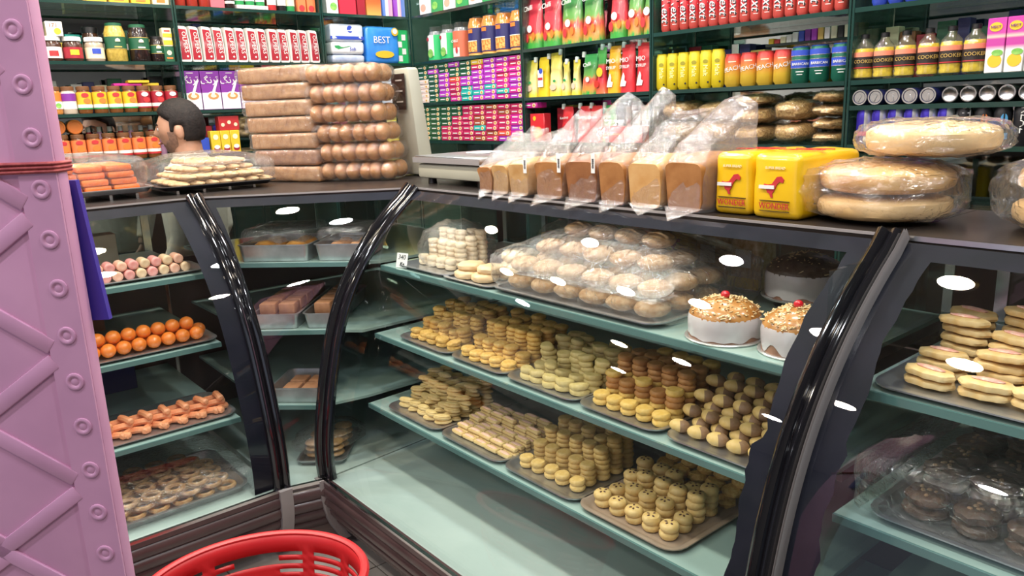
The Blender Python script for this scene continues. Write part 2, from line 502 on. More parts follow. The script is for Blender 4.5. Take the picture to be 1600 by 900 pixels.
# --- long counter
def counter_main():
    t = thing('display_counter', 'long curved glass bakery counter full of biscuit trays and cakes', 'display counter', (0,0,0))
    slab(t, [(BX, BY), (CX, BY), (CX, MB_+.01), (BX, MB_+.01)])
    add('countertop_lip', box(CX-BX, .004, .006, (BX+CX)/2, BY-.002, TOP-.0073), GREYTRIM, t, smooth=False)
    add('curved_glass', strip(Bcur, Ccur, 0, 1, GT, .285, 30, 10), GLASS, t)
    add('glass_border', strip(Bcur, Ccur, 0, 1, GT, 1.236, 6, 10, -.0015), FRIT, t, label='black border along the top of the glass')
    add('glass_border', strip(Bcur, Ccur, 0, lambda L: .045/L, 1.238, .285, 30, 1, -.0012), FRIT, t)
    add('glass_border', strip(Bcur, Ccur, lambda L: 1-.072/L, 1, 1.238, .285, 60, 1, -.0012, jag=.011), FRIT, t, label='black glass border with a torn ragged edge')
    add('curved_rib', moulding(Ccur, (1,0,0), .027), GLOSSBLACK, t)
    add('edge_strip', mv(moulding(lambda z: Ccur(z)+Vector((.034,0,0)), (1,0,0), .004), 0, -.004, 0), GREYTRIM, t)
    p0, p1 = flat(Bcur(.285)), flat(Ccur(.285))
    add('fluted_panel', base_panel(p0, p1, .022, .0), BASEM, t)
    add('chrome_strip', rail(p0, p1, .012, .012, .276, .022), CHROME, t, smooth=False)
    add('glass_rail', rail(p0, p1, .05, .016, .262, .004), BASEM, t, smooth=False)
    add('kick_plate', box(1.75, .02, .075, -1.56, 1.20, 0), KICK, t, smooth=False)
    add('deck', prism([(BX+.07, BY-GB+.0), (CX, BY-GB), (CX, MB_-.03), (BX, MB_-.03)], .25, .2792), DECK, t, smooth=False)
    for k in (1,2,3):
        shelf(t, [(-2.385, FY[k]), (-.725, FY[k]), (-.725, MB_-.03), (-2.42, MB_-.03)], SZ[k], ((-2.385, FY[k]), (-.725, FY[k])))
        for x in (-.735, -2.41): add('shelf_bracket', box(.012, .45, .028, x, MB_-.26, SZ[k]-.04), BROWNP, t, smooth=False)
    add('back_panel', box(CX-BX, .014, .66, (BX+CX)/2, MB_-.008, .25), BROWNP, t, smooth=False)
    for i, (a, b) in enumerate([(-2.44,-2.18),(-2.20,-1.44),(-1.46,-.715)]):
        y = MB_-.008+(.007 if i % 2 else 0)
        d = add('sliding_door', box(b-a, .004, .30, (a+b)/2, y, .925), CLEARG, t, smooth=False)
        for x in (a+.011, b-.011): add('door_frame', box(.022, .005, .30, x, y-.006, .925), CHROME, d, smooth=False)
    add('side_panel', box(.008, .58, .95, CX-.012, 1.64, .281), CLEARG, t, smooth=False)
def counter_right():
    t = thing('display_counter', 'curved glass counter with flower biscuits beyond the thick black rib', 'display counter', (0,0,0))
    slab(t, [(CX+.002, BY), (.95, BY), (.95, MB_+.01), (CX+.002, MB_+.01)])
    add('countertop_lip', box(.95-CX, .004, .010, (.95+CX)/2, BY-.002, TOP-.0113), STEEL, t, smooth=False)
    add('curved_glass', strip(Ccur, Dcur, 0, 1, GT, .285, 30, 8), GLASS, t)
    add('glass_border', strip(Ccur, Dcur, 0, 1, GT, 1.236, 6, 8, -.0015), FRIT, t)
    add('glass_border', strip(Ccur, Dcur, 0, lambda L: .092/L, 1.238, .285, 60, 1, -.0012, jag=.010), FRIT, t, label='black glass border with a torn ragged edge')
    p0, p1 = flat(Ccur(.285)), flat(Dcur(.285))
    add('fluted_panel', base_panel(p0, p1), BASEM, t)
    add('chrome_strip', rail(p0, p1, .012, .012, .276, .022), CHROME, t, smooth=False)
    add('kick_plate', box(1.63, .02, .075, .13, 1.20, 0), KICK, t, smooth=False)
    add('deck', prism([(CX+.006, BY-GB), (.95, BY-GB), (.95, MB_-.03), (CX+.006, MB_-.03)], .25, .2792), DECK, t, smooth=False)
    for k in (1,2,3):
        shelf(t, [(-.645, FY[k]-.01), (.93, FY[k]-.01), (.93, MB_-.03), (-.645, MB_-.03)], SZ[k], ((-.645, FY[k]-.01), (.93, FY[k]-.01)))
    add('back_panel', box(1.63, .014, .66, .13, MB_-.008, .25), BROWNP, t, smooth=False)
    for i in range(2):
        x = CX+.1+i*.5
        d = add('sliding_door', box(.62, .005, .30, x+.28, MB_-.008+(.006 if i % 2 else 0), .925), CLEARG, t, smooth=False)
        [add('door_frame', box(.026, .012, .30, x-.02+j*.60, MB_-.012+(.006 if i % 2 else 0), .925), CHROME, d, smooth=False) for j in (0, 1)]
def counter_left():
    t = thing('display_counter', 'curved glass counter of sweets beside the pink metal door', 'display counter', (0,0,0))
    slab(t, [(AX, -.55), (AX, AY), (LB-.01, AY), (LB-.01, -.55)])
    add('countertop_lip', box(.004, AY+.55, .006, AX+.002, (AY-.55)/2, TOP-.0073), GREYTRIM, t, smooth=False)
    add('curved_glass', strip(Lcur, Acur, 0, 1, GT, .285, 30, 8), GLASS, t)
    add('glass_border', strip(Lcur, Acur, 0, 1, GT, 1.234, 6, 8, -.0015), FRIT, t)
    add('glass_border', strip(Lcur, Acur, lambda L: 1-.095/L, 1, 1.236, .285, 30, 1, -.0012), FRIT, t)
    add('curved_rib', moulding(Acur, (0,1,0), .03), GLOSSBLACK, t)
    p0, p1 = flat(Lcur(.285)), flat(Acur(.285))
    add('fluted_panel', base_panel(p0, p1, 0, .022), BASEM, t)
    add('end_trim', end_trim(Acur, (0,1,0)), GREYTRIM, t)
    add('chrome_strip', rail(p0, p1, .012, .012, .276, .022), CHROME, t, smooth=False)
    add('glass_rail', rail(p0, p1, .05, .016, .262, .004), BASEM, t, smooth=False)
    add('kick_plate', box(.02, 1.45, .075, -2.56, .18, 0), KICK, t, smooth=False)
    add('deck', prism([(AX+GB, -.55), (AX+GB, AY), (LB+.03, AY), (LB+.03, -.55)], .25, .2792), DECK, t, smooth=False)
    for k in (1,2,3):
        shelf(t, [(FX[k], -.54), (FX[k], .865), (LB+.03, .865), (LB+.03, -.54)], SZ[k], ((FX[k], -.54), (FX[k], .865)))
    add('back_panel', box(.014, 1.45, .72, LB+.008, .18, .25), BROWNP, t, smooth=False)
    d = add('sliding_door', box(.005, 1.4, .26, LB+.008, .18, .97), CLEARG, t, smooth=False)
    [add('door_frame', box(.012, .03, .26, LB+.012, y, .97), CHROME, d, smooth=False) for y in (.2, .86)]
MF = {1:((-2.86,1.0),(-2.50,1.335)), 2:((-2.755,1.0),(-2.56,1.21)), 3:((-2.635,.985),(-2.49,1.13))}
def counter_corner():
    t = thing('display_counter', 'narrow corner glass counter with metal trays of sweets', 'display counter', (0,0,0))
    slab(t, [(AX, AY+.001), (BX-.001, BY), (BX-.001, MB_+.01), (LB-.01, MB_+.01), (LB-.01, AY+.001)])
    a, b = Vector((AX, AY, 0)), Vector((BX, BY, 0))
    add('countertop_lip', rail(a, b, .004, .006, TOP-.0073, .002), GREYTRIM, t, smooth=False)
    add('curved_glass', strip(Acur, Bcur, 0, 1, GT, .285, 30, 6), GLASS, t)
    add('glass_border', strip(Acur, Bcur, 0, 1, GT, 1.236, 6, 6, -.0015), FRIT, t)
    add('glass_border', strip(Acur, Bcur, 0, .08, 1.238, .285, 30, 1, -.0012), FRIT, t)
    add('glass_border', strip(Acur, Bcur, .95, 1, 1.238, .285, 30, 1, -.0012), FRIT, t)
    add('curved_rib', moulding(Bcur, (.8,.6,0), .034), GLOSSBLACK, t)
    p0, p1 = flat(Acur(.285)), flat(Bcur(.285))
    add('fluted_panel', base_panel(p0, p1, -.01, -.01), BASEM, t)
    add('end_trim', end_trim(Bcur, (1,0,0)), GREYTRIM, t)
    add('chrome_strip', rail(p0, p1, .012, .012, .276, .022), CHROME, t, smooth=False)
    add('kick_plate', rail(p0+Vector((-.07,.07,0)), p1+Vector((-.07,.07,0)), .02, .075, 0, 0, .2), KICK, t, smooth=False)
    add('deck', prism([(AX+GB, AY+.02), (BX+.06, BY-GB), (BX-.005, MB_-.03), (LB+.03, MB_-.03), (LB+.03, AY+.02)], .25, .2792), DECK, t, smooth=False)
    for k in (1,2,3):
        f0, f1 = MF[k]
        shelf(t, [f0, f1, (-2.46, 1.4 if k == 1 else 1.3), (-2.46, MB_-.03), (LB+.03, MB_-.03), (LB+.03, 1.0)], SZ[k], (f0, f1))
    add('back_panel', join(box(.014, MB_-AY-.03, .72, LB+.008, (MB_+AY)/2, .25), box(BX-LB-.03, .014, .66, (BX+LB)/2, MB_-.008, .25)), BROWNP, t, smooth=False)
    d = add('sliding_door', join(box(.005, MB_-AY-.06, .26, LB+.008, (MB_+AY)/2, .97), box(BX-LB-.06, .005, .30, (BX+LB)/2, MB_-.008, .925)), CLEARG, t, smooth=False)
counter_main(); counter_right(); counter_left(); counter_corner()

# ------------------------------------------------------------------ wall shelving with mirror backs
LEV = [1.14, 1.37, 1.60, 1.845, 2.12, 2.40]
RY, LX = 2.75, -4.24
def bay(label, x0, x1, place, lev, up0=True):
    """one bay, built along local x with the front at local y=0"""
    t = thing('wall_shelf', label, 'shelf', *place)
    for z in lev:
        s = add('shelf_board', box(x1-x0-.016, .285, .010, (x0+x1)/2, .152, z-.0108), SHELFTOP, t, smooth=False)
        add('board_edge', box(x1-x0-.012, .006, .016, (x0+x1)/2, .0, z-.0168), SHELFDK, s, smooth=False)
    for x in (x0, x1-.001):
        u = add('upright', box(.006, .29, 2.6, x, .152, 0), SHELFTOP, t, smooth=False)
        add('upright_edge', box(.008, .006, 2.6, x, .001, 0), SHELFDK, u, smooth=False)
    add('mirror_back', box(x1-x0-.012, .006, 2.58, (x0+x1)/2, .303, .01), MIRROR, t, smooth=False)
    return t
RB = [-4.24, -3.19, -2.315, -1.41, -.50, .42]
rl = ['shelf bay stacked with small green, violet and crimson boxes', 'shelf bay holding sauce pouches', 'shelf bay holding red cans above yellow cans',
      'shelf bay holding amber drink bottles above lying cans', 'shelf bay beyond the juice cartons']
for i in range(5): bay(rl[i], RB[i]+.006, RB[i+1]-.006, ((0, RY, 0), 0), LEV if i != 3 else LEV[:1]+[1.375, 1.512]+LEV[2:])
LYB = [-.25, .70, 1.335, 2.15, 2.745]
ll = ['shelf bay hidden mostly behind the pink door', 'shelf bay holding preserve jars with yellow and orange labels', 'shelf bay holding red milk packs above purple cartons', 'shelf bay in the corner holding tissue and napkin packs']
for i in range(4): bay(ll[i], LYB[i]+.006, LYB[i+1]-.006, ((LX, 0, 0), PI/2), LEV)

def put(side, u, d, z):
    """a place on the shelves: u along the wall, d behind the shelf front"""
    return ((u, RY+d, z), 0) if side == 'R' else ((LX-d, u, z), PI/2)
def plate(parent, name, w_, h_, x, y, z, mat, th=.0012, key=None, **k):
    return add(name, lambda: box(w_, th, h_), mat, parent, (x, y, z), key=('plate', w_, h_, th), smooth=False, **k)
def disc(parent, name, r, x, y, z, mat, th=.0012, sx=1, n=16, **k):
    return add(name, lambda: uprism([(r*sx*cos(2*PI*i/n), r*sin(2*PI*i/n)) for i in range(n)], 0, th), mat, parent, (x, y, z), key=('disc', r, th, sx, n), smooth=False, **k)
def band(parent, name, r, h, z, mat, **k):
    return add(name, lambda: lathe([(r-.002, 0), (r, .0005), (r, h-.0005), (r-.002, h)], 24), mat, parent, (0, 0, z), key=('band', r, h), **k)
def arc(parent, name, r, h, z, mat, a=1.1, **k):
    """printed patch on the front of a round body"""
    def geo():
        n = 10
        o = [(r*sin(-a+2*a*i/n), -r*cos(-a+2*a*i/n)) for i in range(n+1)]
        q = [(x*.97, y*.97) for x, y in reversed(o)]
        return prism(o+q, 0, h)
    return add(name, geo, mat, parent, (0, 0, z), key=('arc', r, h, a), **k)
# --- boxes
def carton(name, label, cat, place, w_, d_, h_, mat, group=None, rot=None):
    t = thing(name, label, cat, place[0], place[1], group, rot=rot)
    add('box_body', lambda: rbox(w_, d_, h_, .002, 1), mat, t, (0, d_/2, 0), key=('cb', w_, d_, h_))
    return t
BOXC = {'g': (DKGRN, 'dark green'), 'v': (VIO, 'violet'), 'c': (M('crimson print', (.50,.02,.11), .4), 'crimson'), 't': (TEAL, 'teal'), 'm': (MAG, 'magenta'),
        'b': (M('russet print', (.35,.07,.04), .4), 'russet'), 'o': (M('scarlet print', (.72,.08,.05), .4), 'scarlet'), 'w': (M('pinkish white print', (.78,.62,.56), .4), 'pinkish white'), 'y': (YEL, 'yellow')}
def recipe_boxes(rows, z0, h_, where):
    n = 9
    wd = (RB[1]-RB[0]-.045)/n
    for r, line in enumerate(rows):
        z = z0+(len(rows)-1-r)*h_
        for c, ch in enumerate(line):
            if ch == '.': continue
            m, cn = BOXC[ch]
            x = RB[0]+.022+wd*(c+.5)+RND.uniform(-.0015, .0015)
            t = carton('spice_box', f'{cn} spice box on the {where}, {ORD[r]} row down, {ORD[c]} from the corner', 'box', ((x, RY+.012+RND.uniform(0, .006), z), 0), wd-.003, .07, h_-.0006, m, f'{cn} spice boxes on the {where}')
            d = disc(t, 'food_picture', .0105, wd*.27, -.001, h_*.48, CREAM, sx=1.35)
            disc(d, 'dish', .006, 0, -.0012, 0, FOODPIC, sx=1.3, n=10)
            plate(t, 'print_line', wd*.40, .006, -wd*.16, -.001, h_*.4, WHITE)
recipe_boxes(['gggvgyvvm', 'gvgggcvmc', 'ggvggvvmm', 'wgvovvvcm', 'wgvcvvvmv', 'wgvctvtmv', 'wgvcttvtm', 'wggmtvvmv'], 1.60, .0280, 'upper box shelf')
recipe_boxes(['ggggccbccm', 'ggggcccbcmm'[:9], 'gggccbccm', 'gggccbccm', 'ggccctccv', 'ggccccbom', 'ggcccbcvo'], 1.37, .0290, 'lower box shelf')
# --- round jars, bottles, cans
def jar_prof(r, h, neck=.82, sh=.16):
    return [(0,0),(r*.9,0),(r,.006),(r,h*(1-sh)-.006),(r*.97,h*(1-sh)),(r*neck,h-.004),(r*neck,h),(0,h)]
def jar(name, label, place, r, h, lid_h, bodym, lidm, labelm, lz, lh, group=None, cat='jar', lidr=.9, glass=False):
    t = thing(name, label, cat, place[0], place[1], group)
    add('jar_body', lambda: lathe(jar_prof(r, h-lid_h*.8), 22), bodym, t, key=('jar', r, h, lid_h))
    add('lid', lambda: lathe([(0,0),(r*lidr,0),(r*lidr,lid_h-.003),(r*lidr-.003,lid_h),(0,lid_h)], 22), lidm, t, (0,0,h-lid_h), key=('lid', r, lid_h, lidr))
    if labelm: band(t, 'jar_label', r+.0008, lh, lz, labelm)
    return t
def put_off(p, dx=0, dz=0): return p
GLOSSJAM = lambda n, c: M(n, c, .12, coat=.5)
OLIVE = M('yellow olives', (.42,.30,.05), .3, col2=(.62,.46,.10), scale=70, coat=.5)
OLIVEB = M('black olives', (.02,.012,.012), .15, coat=.5)
BREADJAM = GLOSSJAM('brown preserve', (.20,.07,.02))
AMBER = M('amber oil', (.50,.16,.04), .12, col2=(.62,.26,.06), scale=20, coat=.6)
HONEY = M('dark spread', (.06,.025,.015), .2, coat=.4)
# upper jars: white-lidded spread jars, olive jars
for i, (y, lab, pr) in enumerate([(.772, 'spread jar with a white lid and a plain white label', RED), (.86, 'spread jar with a white lid and a red label', YEL), (.955, 'clear jar of pale cream with a white lid beside the olives', BLUE)]):
    t = jar('spread_jar', lab, put('L', y, .055, 1.845), .042, .112, .02, HONEY if i < 2 else M('pale cocoa cream', (.42,.33,.25), .25, coat=.4), WHITE, [WHITE, DKRED, CREAM][i], .012, .052, lidr=.98)
    arc(t, 'printed_patch', .0445, .024, .022+.006*i, pr, .45)
t = jar('spread_jar', 'white labelled spread jar half hidden by the pink door edge', put('L', .66, .055, 1.845), .030, .105, .02, HONEY, WHITE, WHITE, .012, .052, lidr=.98)
t = carton('tea_box', 'small white and yellow box lying on top of the spread jars', 'box', put('L', .79, .02, 1.957), .07, .06, .066, WHITE)
disc(t, 'printed_patch', .015, .012, -.001, .022, YEL); letter(t, '171', .026, -.004, -.001, .048, BROWN)
t = carton('tea_box', 'yellow box next to the small white box on the jars', 'box', put('L', .705, .02, 1.951), .06, .06, .055, YEL)
t = jar('coffee_jar', 'dark brown jar standing behind the white-lidded jars', put('L', .965, .145, 1.845), .04, .17, .03, HONEY, BLACK, HONEY, .02, .06)
for y, lab, bm, h_ in ((1.055, 'tall jar of yellow olives with a green label', OLIVE, .182), (1.163, 'tall jar of black olives with a green label', OLIVEB, .178), (1.247, 'short dark jar of olives with a green label', OLIVEB, .125)):
    r = .048 if h_ > .15 else .034
    t = jar('olive_jar', lab, put('L', y, .06, 1.845), r, h_, .018, bm, DKGRN if h_ > .15 else BLACK, DKGRN, h_*.32, h_*.33, lidr=.8)
    arc(t, 'gold_line', r+.0014, .002, h_*.32, GOLD, 1.2); arc(t, 'gold_line', r+.0014, .002, h_*.64, GOLD, 1.2)
    e = add('printed_patch', lathe([(.0,0),(.012,.002),(.010,.013),(0,.018)], 12, sy=.3), CREAM, t, (0, -r-.001, h_*.5))
    arc(t, 'print_line', r+.0014, .006, h_*.36, GOLD if bm is OLIVE else WHITE, .35)
t = carton('tea_box', 'narrow green box at the end of the olive jars', 'box', put('L', 1.297, .03, 1.845), .05, .05, .075, DKGRN)
disc(t, 'printed_patch', .012, 0, -.001, .045, CREAM); plate(t, 'print_line', .03, .008, 0, -.001, .015, ORG)
t = carton('tea_box', 'narrow white and yellow box standing on the green box', 'box', put('L', 1.297, .03, 1.921), .045, .05, .09, CREAM)
plate(t, 'printed_patch', .044, .022, 0, -.001, .008, YEL); plate(t, 'printed_patch', .044, .018, 0, -.001, .045, YEL); plate(t, 'print_line', .028, .007, 0, -.001, .072, RED)
# middle jars
MJ = [(.745, 'orange'), (.806, 'plum')]+[(.8735+.0690*i, 'yellow') for i in range(4)]+[(1.146+.068*i, 'red') for i in range(3)]
for q_, (y, k) in enumerate(MJ):
    lab = {'orange': 'squat jar of orange relish with a white label', 'plum': 'jar of pale sauce with a plum coloured label', 'yellow': f'mango preserve jar with a yellow label, {ORD[q_-2]} yellow one from the pink door', 'red': f'preserve jar with a red label, {ORD[q_-6]} red one from the yellow jars'}[k]
    t = jar('preserve_jar', lab, put('L', y, .05, 1.60), .0325, .128, .018, {'orange': AMBER, 'plum': M('pale sauce', (.6,.5,.4), .3)}.get(k, BREADJAM), M('brown jar lid', (.16,.07,.03), .35), {'yellow': YEL, 'red': DKRED, 'orange': ORG, 'plum': WHITE}[k], .022, .078, f'{k} labelled preserve jars' if k in ('yellow', 'red') else None, lidr=.92)
    if k in ('yellow', 'red'):
        arc(t, 'print_line', .0345, .017, .026, WHITE, 1.3)
        arc(t, 'print_line', .0345, .007, .020, GRN if k == 'yellow' else DKRED, 1.3)
        e = disc(t, 'printed_patch', .011, 0, -.0345, .086, RED if k == 'yellow' else WHITE, sx=1.5)
        disc(t, 'fruit_picture', .013, .006, -.0348, .059, ORG if k == 'yellow' else RED, sx=1.2)
    elif k == 'plum': arc(t, 'printed_patch', .0345, .035, .06, PURP, 1.2)
    else:
        arc(t, 'printed_patch', .0345, .035, .024, WHITE, 1.2); disc(t, 'fruit_picture', .012, .01, -.0348, .04, GREENPIC)
for i, (y, c, m) in enumerate([(1.09, 'yellow', YEL), (1.10, 'magenta', MAG), (1.02, 'yellow', YEL)]):
    carton('tea_box', ['flat yellow box lying on the preserve jars', 'flat magenta box lying under the yellow box on the jars', 'second flat yellow box lying on the preserve jars'][i], 'box', put('L', [1.13,1.08,1.19][i], .03+.01*i, 1.7285+[.0135,0,0][i]), [.10,.13,.08][i], .06, .013, m)
# lower jars
for i in range(7):
    y = .748+.0690*i
    t = jar('preserve_jar', f'orange labelled preserve jar behind the orange cakes, {ORD[i]} from the pink door', put('L', y, .05, 1.37), .0325, .132, .018, BREADJAM, M('brown jar lid', (.16,.07,.03)), M('salmon orange print', (.72,.22,.07), .4), .022, .082, 'orange labelled preserve jars', lidr=.92)
    arc(t, 'print_line', .0345, .015, .03, WHITE, 1.3); arc(t, 'print_line', .0345, .008, .020, RED, 1.3)
    disc(t, 'printed_patch', .010, 0, -.0345, .092, RED, sx=1.6); disc(t, 'fruit_picture', .015, .003, -.0348, .062, ORG, sx=1.2)
for i, y in enumerate((.742, .818)):
    t = thing('relish_jar', ['jar with an orange lid lying on the orange labelled jars nearest the pink door', 'second jar with an orange lid lying on the orange labelled jars'][i], 'jar', (LX-.09, y, 1.538), PI/2, rot=(PI/2, 0, PI/2))
    add('jar_body', lambda: lathe(jar_prof(.034, .085), 20), AMBER, t, (0,0,-.07), key='lyj')
    add('lid', lambda: lathe([(0,0),(.035,0),(.035,.014),(.032,.017),(.027,.017),(.026,.015),(0,.015)], 20), ORG, t, (0,0,.013), key='lyl')
for i in range(9):
    y = .90+i*.05
    t = thing('small_bottle', f'tiny white-capped bottle behind the orange labelled jars, {ORD[i]} from the pink door', 'bottle', *put('L', y, .2, 1.37), group='tiny bottles behind the jars')
    add('bottle_body', lambda: lathe([(0,0),(.018,0),(.018,.12),(.010,.14),(0,.14)], 12), [RED, PINK, DKGRN][i % 3] , t, key=('tb', i % 3)); add('cap', lambda: lathe([(0,0),(.011,0),(.011,.025),(0,.025)], 12), WHITE, t, (0,0,.139), key='tbc')
# red milk packs with vertical lettering
MILKRED = M('red milk pack print', (.38,.03,.045), .3, zr=[(0,(.36,.02,.035)),(.45,(.34,.025,.04)),(.62,(.40,.14,.16)),(.75,(.36,.03,.045)),(1,(.36,.02,.035))], zn=.2)
SX = [1.346+.0605*i for i in range(13)]
for i, y in enumerate(SX):
    y0 = y+.012
    w_ = ((SX+[2.19])[i+1]-y) if i < 12 else .05
    t = thing('milk_pack', f'slanted red and white milk pack, {ORD[i]} of the row from the olive jars', 'milk pack', *put('L', y0+.018, .02+.01*(i % 2), 1.845), group='red milk packs')
    t.rotation_euler.z += [.05,.16,.08,.0,.1,.03,.06,.18,.05,.0,.15,.1,.12][i]
    o = [(-.038,.004),(-.030,0),(.034,0),(.042,.010),(.036,.10),(.026,.168),(.012,.176),(-.046,.178),(-.042,.165),(-.038,.09)]
    add('pack_body', lambda: uprism([(a*.66, b) for a, b in o], 0, .04), WHITE, t, key='olp', smooth=False)
    q = [(-.034,.012),(.027,.012),(.033,.02),(.027,.10),(.018,.160),(-.038,.164),(-.033,.09)]
    add('printed_panel', lambda: uprism([(a*.68, b) for a, b in q], -.0015, -.0002), MILKRED, t, key='olq', smooth=False)
    letter(t, 'OLPERS', .030, .002, -.0018, .098, WHITE, vertical=True, sx=1.05, tilt=.06)
    disc(t, 'printed_patch', .005, .008, -.0018, .028, WHITE)
# purple cartons with a cup
for i in range(5):
    y = 1.382+.1035*i
    t = carton('tea_carton', ['purple and white carton with a cup picture nearest the preserve jars', 'second purple and white cup carton from the preserve jars', 'third purple and white cup carton from the jars, beside the loaf stack', 'fourth purple and white cup carton, behind the loaf stack', 'fifth purple and white cup carton, behind the loaf stack'][i], 'carton', put('L', y, .03, 1.60), .1, .06, .20, PURP)
    plate(t, 'white_panel', .098, .085, 0, -.0006, .003, M('pale lilac print', (.74,.68,.78), .4), .001)
    e = disc(t, 'cup_picture', .026, .008, -.0018, .068, WHITE, sx=1.5); disc(e, 'tea', .018, 0, -.0012, .003, M('tea print', (.55,.27,.09), .4), sx=1.6); disc(e, 'cup_inside', .009, 0, -.0024, .003, CREAM, sx=1.7)
    add('milk_splash', lambda: uprism([(-.004,.075),(.012,.075),(.040,.15),(.030,.152)], -.003, 0), WHITE, t, (0,-.001,0), key='splash')
    letter(t, '\ufb93\ufee7\ufeae\ufe97', .050, -.004, -.001, .152, WHITE, tilt=.1); plate(t, 'print_line', .035, .003, .0, -.001, .188, WHITE)
# low bay beside the loaf stack
for i in range(3):
    t = carton('tea_box', f'yellow box with a cup picture, {ORD[i]} from the blue box', 'box', put('L', 1.475+.053*i, .02, 1.37), .05, .05, .118, YEL, 'yellow cup boxes behind the loaves')
    disc(t, 'cup_picture', .013, .002, -.001, .022, DKRED, sx=1.3); disc(t, 'cup_rim', .011, .002, -.0016, .033, WHITE, sx=1.4); disc(t, 'printed_patch', .014, 0, -.001, .085, CREAM)
t = carton('tea_box', 'red box lying on the yellow cup boxes', 'box', put('L', 1.56, .03, 1.4885), .11, .06, .075, RED)
for i in range(3): disc(t, 'printed_patch', .010, -.035+.035*i, -.001, .03+.012*(i % 2), CREAM)
carton('tea_box', 'blue box beside the yellow cup boxes', 'box', put('L', 1.415, .03, 1.37), .055, .05, .085, BLUE)
carton('tea_box', 'dark red box behind the head of the man', 'box', put('L', 1.44, .09, 1.456), .09, .05, .06, DKRED)
for i in range(3):
    carton('tea_box', ['small yellow pack on the lowest visible shelf', 'small crimson pack on the lowest visible shelf', 'small white pack on the lowest visible shelf'][i], 'box', put('L', 1.50+.085*i, .03, 1.14), .075, .07, .14, [YEL, DKRED, WHITE][i])
# corner bay: tissue and napkin packs
def soft_pack(name, label, place, w_, d_, h_, mat, cat='tissue pack'):
    t = thing(name, label, cat, *place)
    add('pack_body', mv(rbox(w_, d_, h_, .018, 3, 2, lambda p: p+Vector((nz(p, 25, .004), nz(p+Vector((9,0,0)), 25, .006), nz(p+Vector((0,9,0)), 25, .003)*(1 if p.z > .02 else 0)))), 0, d_/2, 0), mat, t)
    return t
PALEBL = M('pale blue wrapper', (.52,.62,.78), .25, col2=(.75,.78,.82), scale=14, coat=.4, bump=.2)
STRBL = M('bright blue wrapper', (.03,.22,.72), .25, col2=(.05,.30,.80), scale=10, coat=.4, bump=.2)
t = soft_pack('napkin_pack', 'pale blue wrapped napkin pack on top of its stack', put('L', 2.315, .02, 1.967), .22, .15, .10, PALEBL); plate(t, 'blue_strip', .22, .018, 0, .0, .012, BLUE); disc(t, 'printed_patch', .02, .02, -.002, .07, BLUE)
t = soft_pack('napkin_pack', 'white wrapped napkin pack with a green swoosh in the stack', put('L', 2.315, .02, 1.894), .22, .15, .072, M('white wrapper', (.78,.80,.82), .3, coat=.4, bump=.2)); add('swoosh', lambda: uprism([(-.06,.0),(.07,.028),(.05,.034),(-.07,.024)], 0, .002), GRN, t, (-.02,-.001,.025)); letter(t, 'Soft', .026, .03, -.003, .03, BLUE)
t = soft_pack('napkin_pack', 'grey blue wrapped napkin pack at the bottom of the stack', put('L', 2.315, .02, 1.845), .22, .15, .047, M('grey blue wrapper', (.35,.42,.60), .3, col2=(.6,.65,.75), scale=14, coat=.4))
t = soft_pack('diaper_pack', 'bright blue soft pack with white lettering and a yellow patch', put('L', 2.555, .02, 1.845), .23, .15, .215, STRBL, 'wrapped pack')
letter(t, 'BEST', .056, -.01, -.006, .135, WHITE); disc(t, 'printed_patch', .022, .005, -.006, .052, YEL, sx=3); disc(t, 'printed_patch', .024, .085, -.006, .185, YEL); disc(t, 'printed_patch', .016, .085, -.0075, .188, WHITE)
t = carton('tissue_box', 'green and white checked tissue box in the corner', 'box', put('L', 2.705, .03, 1.845), .085, .12, .20, M('bright green print', (.02,.42,.12), .4))
for i in range(4):
    plate(t, 'white_check', .028, .035, -.024+.028*(i % 2), -.001, .012+.042*i, WHITE)
carton('tissue_box', 'white box behind the blue soft pack', 'box', put('L', 2.60, .19, 1.845), .12, .09, .235, WHITE)
# top shelves, only the feet of the goods are in view
TOPL = [(.99,.09,'yellow',YEL,.10),(1.09,.09,'yellow',YEL,.10),(1.19,.09,'yellow',YEL,.10),(1.285,.08,'white and yellow',CREAM,.1)]
for i, (y, w_, c, m, h_) in enumerate(TOPL):
    t = carton('tea_box', ['first yellow box on the top shelf from the pink door', 'second yellow box on the top shelf from the pink door', 'third yellow box on the top shelf from the pink door', 'cream box on the top shelf ending the yellow row'][i], 'box', put('L', y, .02, 2.12), w_, .07, h_, m); plate(t, 'printed_patch', w_*.5, .02, 0, -.001, .01, ORG)
for i in range(3):
    t = jar('preserve_jar', f'red preserve jar with a yellow rim on the top shelf, {ORD[i]} of three', put('L', 1.385+.062*i, .05, 2.12), .029, .11, .018, GLOSSJAM('red preserve', (.30,.03,.02)), YEL, YEL, .055, .012, 'red preserve jars on the top shelf')
carton('tea_box', 'pink and red box on the top shelf beside the red preserve', 'box', put('L', 1.574, .03, 2.12), .075, .06, .12, M('pinkish red print', (.65,.12,.16), .4))
jar('sauce_jar', 'dark jar with a white band on the top shelf', put('L', 1.644, .05, 2.12), .027, .13, .02, OLIVEB, BLACK, WHITE, .025, .014)
t = thing('carton_tray', 'shallow white printed tray holding green jars on the top shelf', 'tray', *put('L', 1.76, .02, 2.12))
add('tray_body', mv(rbox(.175, .09, .022, .002, 1), 0, .045, 0), M('pale printed card', (.62,.60,.60), .6, col2=(.45,.40,.42), scale=120), t)
for i in range(3): jar('sauce_jar', f'green jar with a red lid in the white tray, {ORD[i]} of three', put('L', 1.702+.058*i, .06, 2.1425), .025, .10, .02, GRN, RED, WHITE, .022, .02, 'green jars in the white tray')
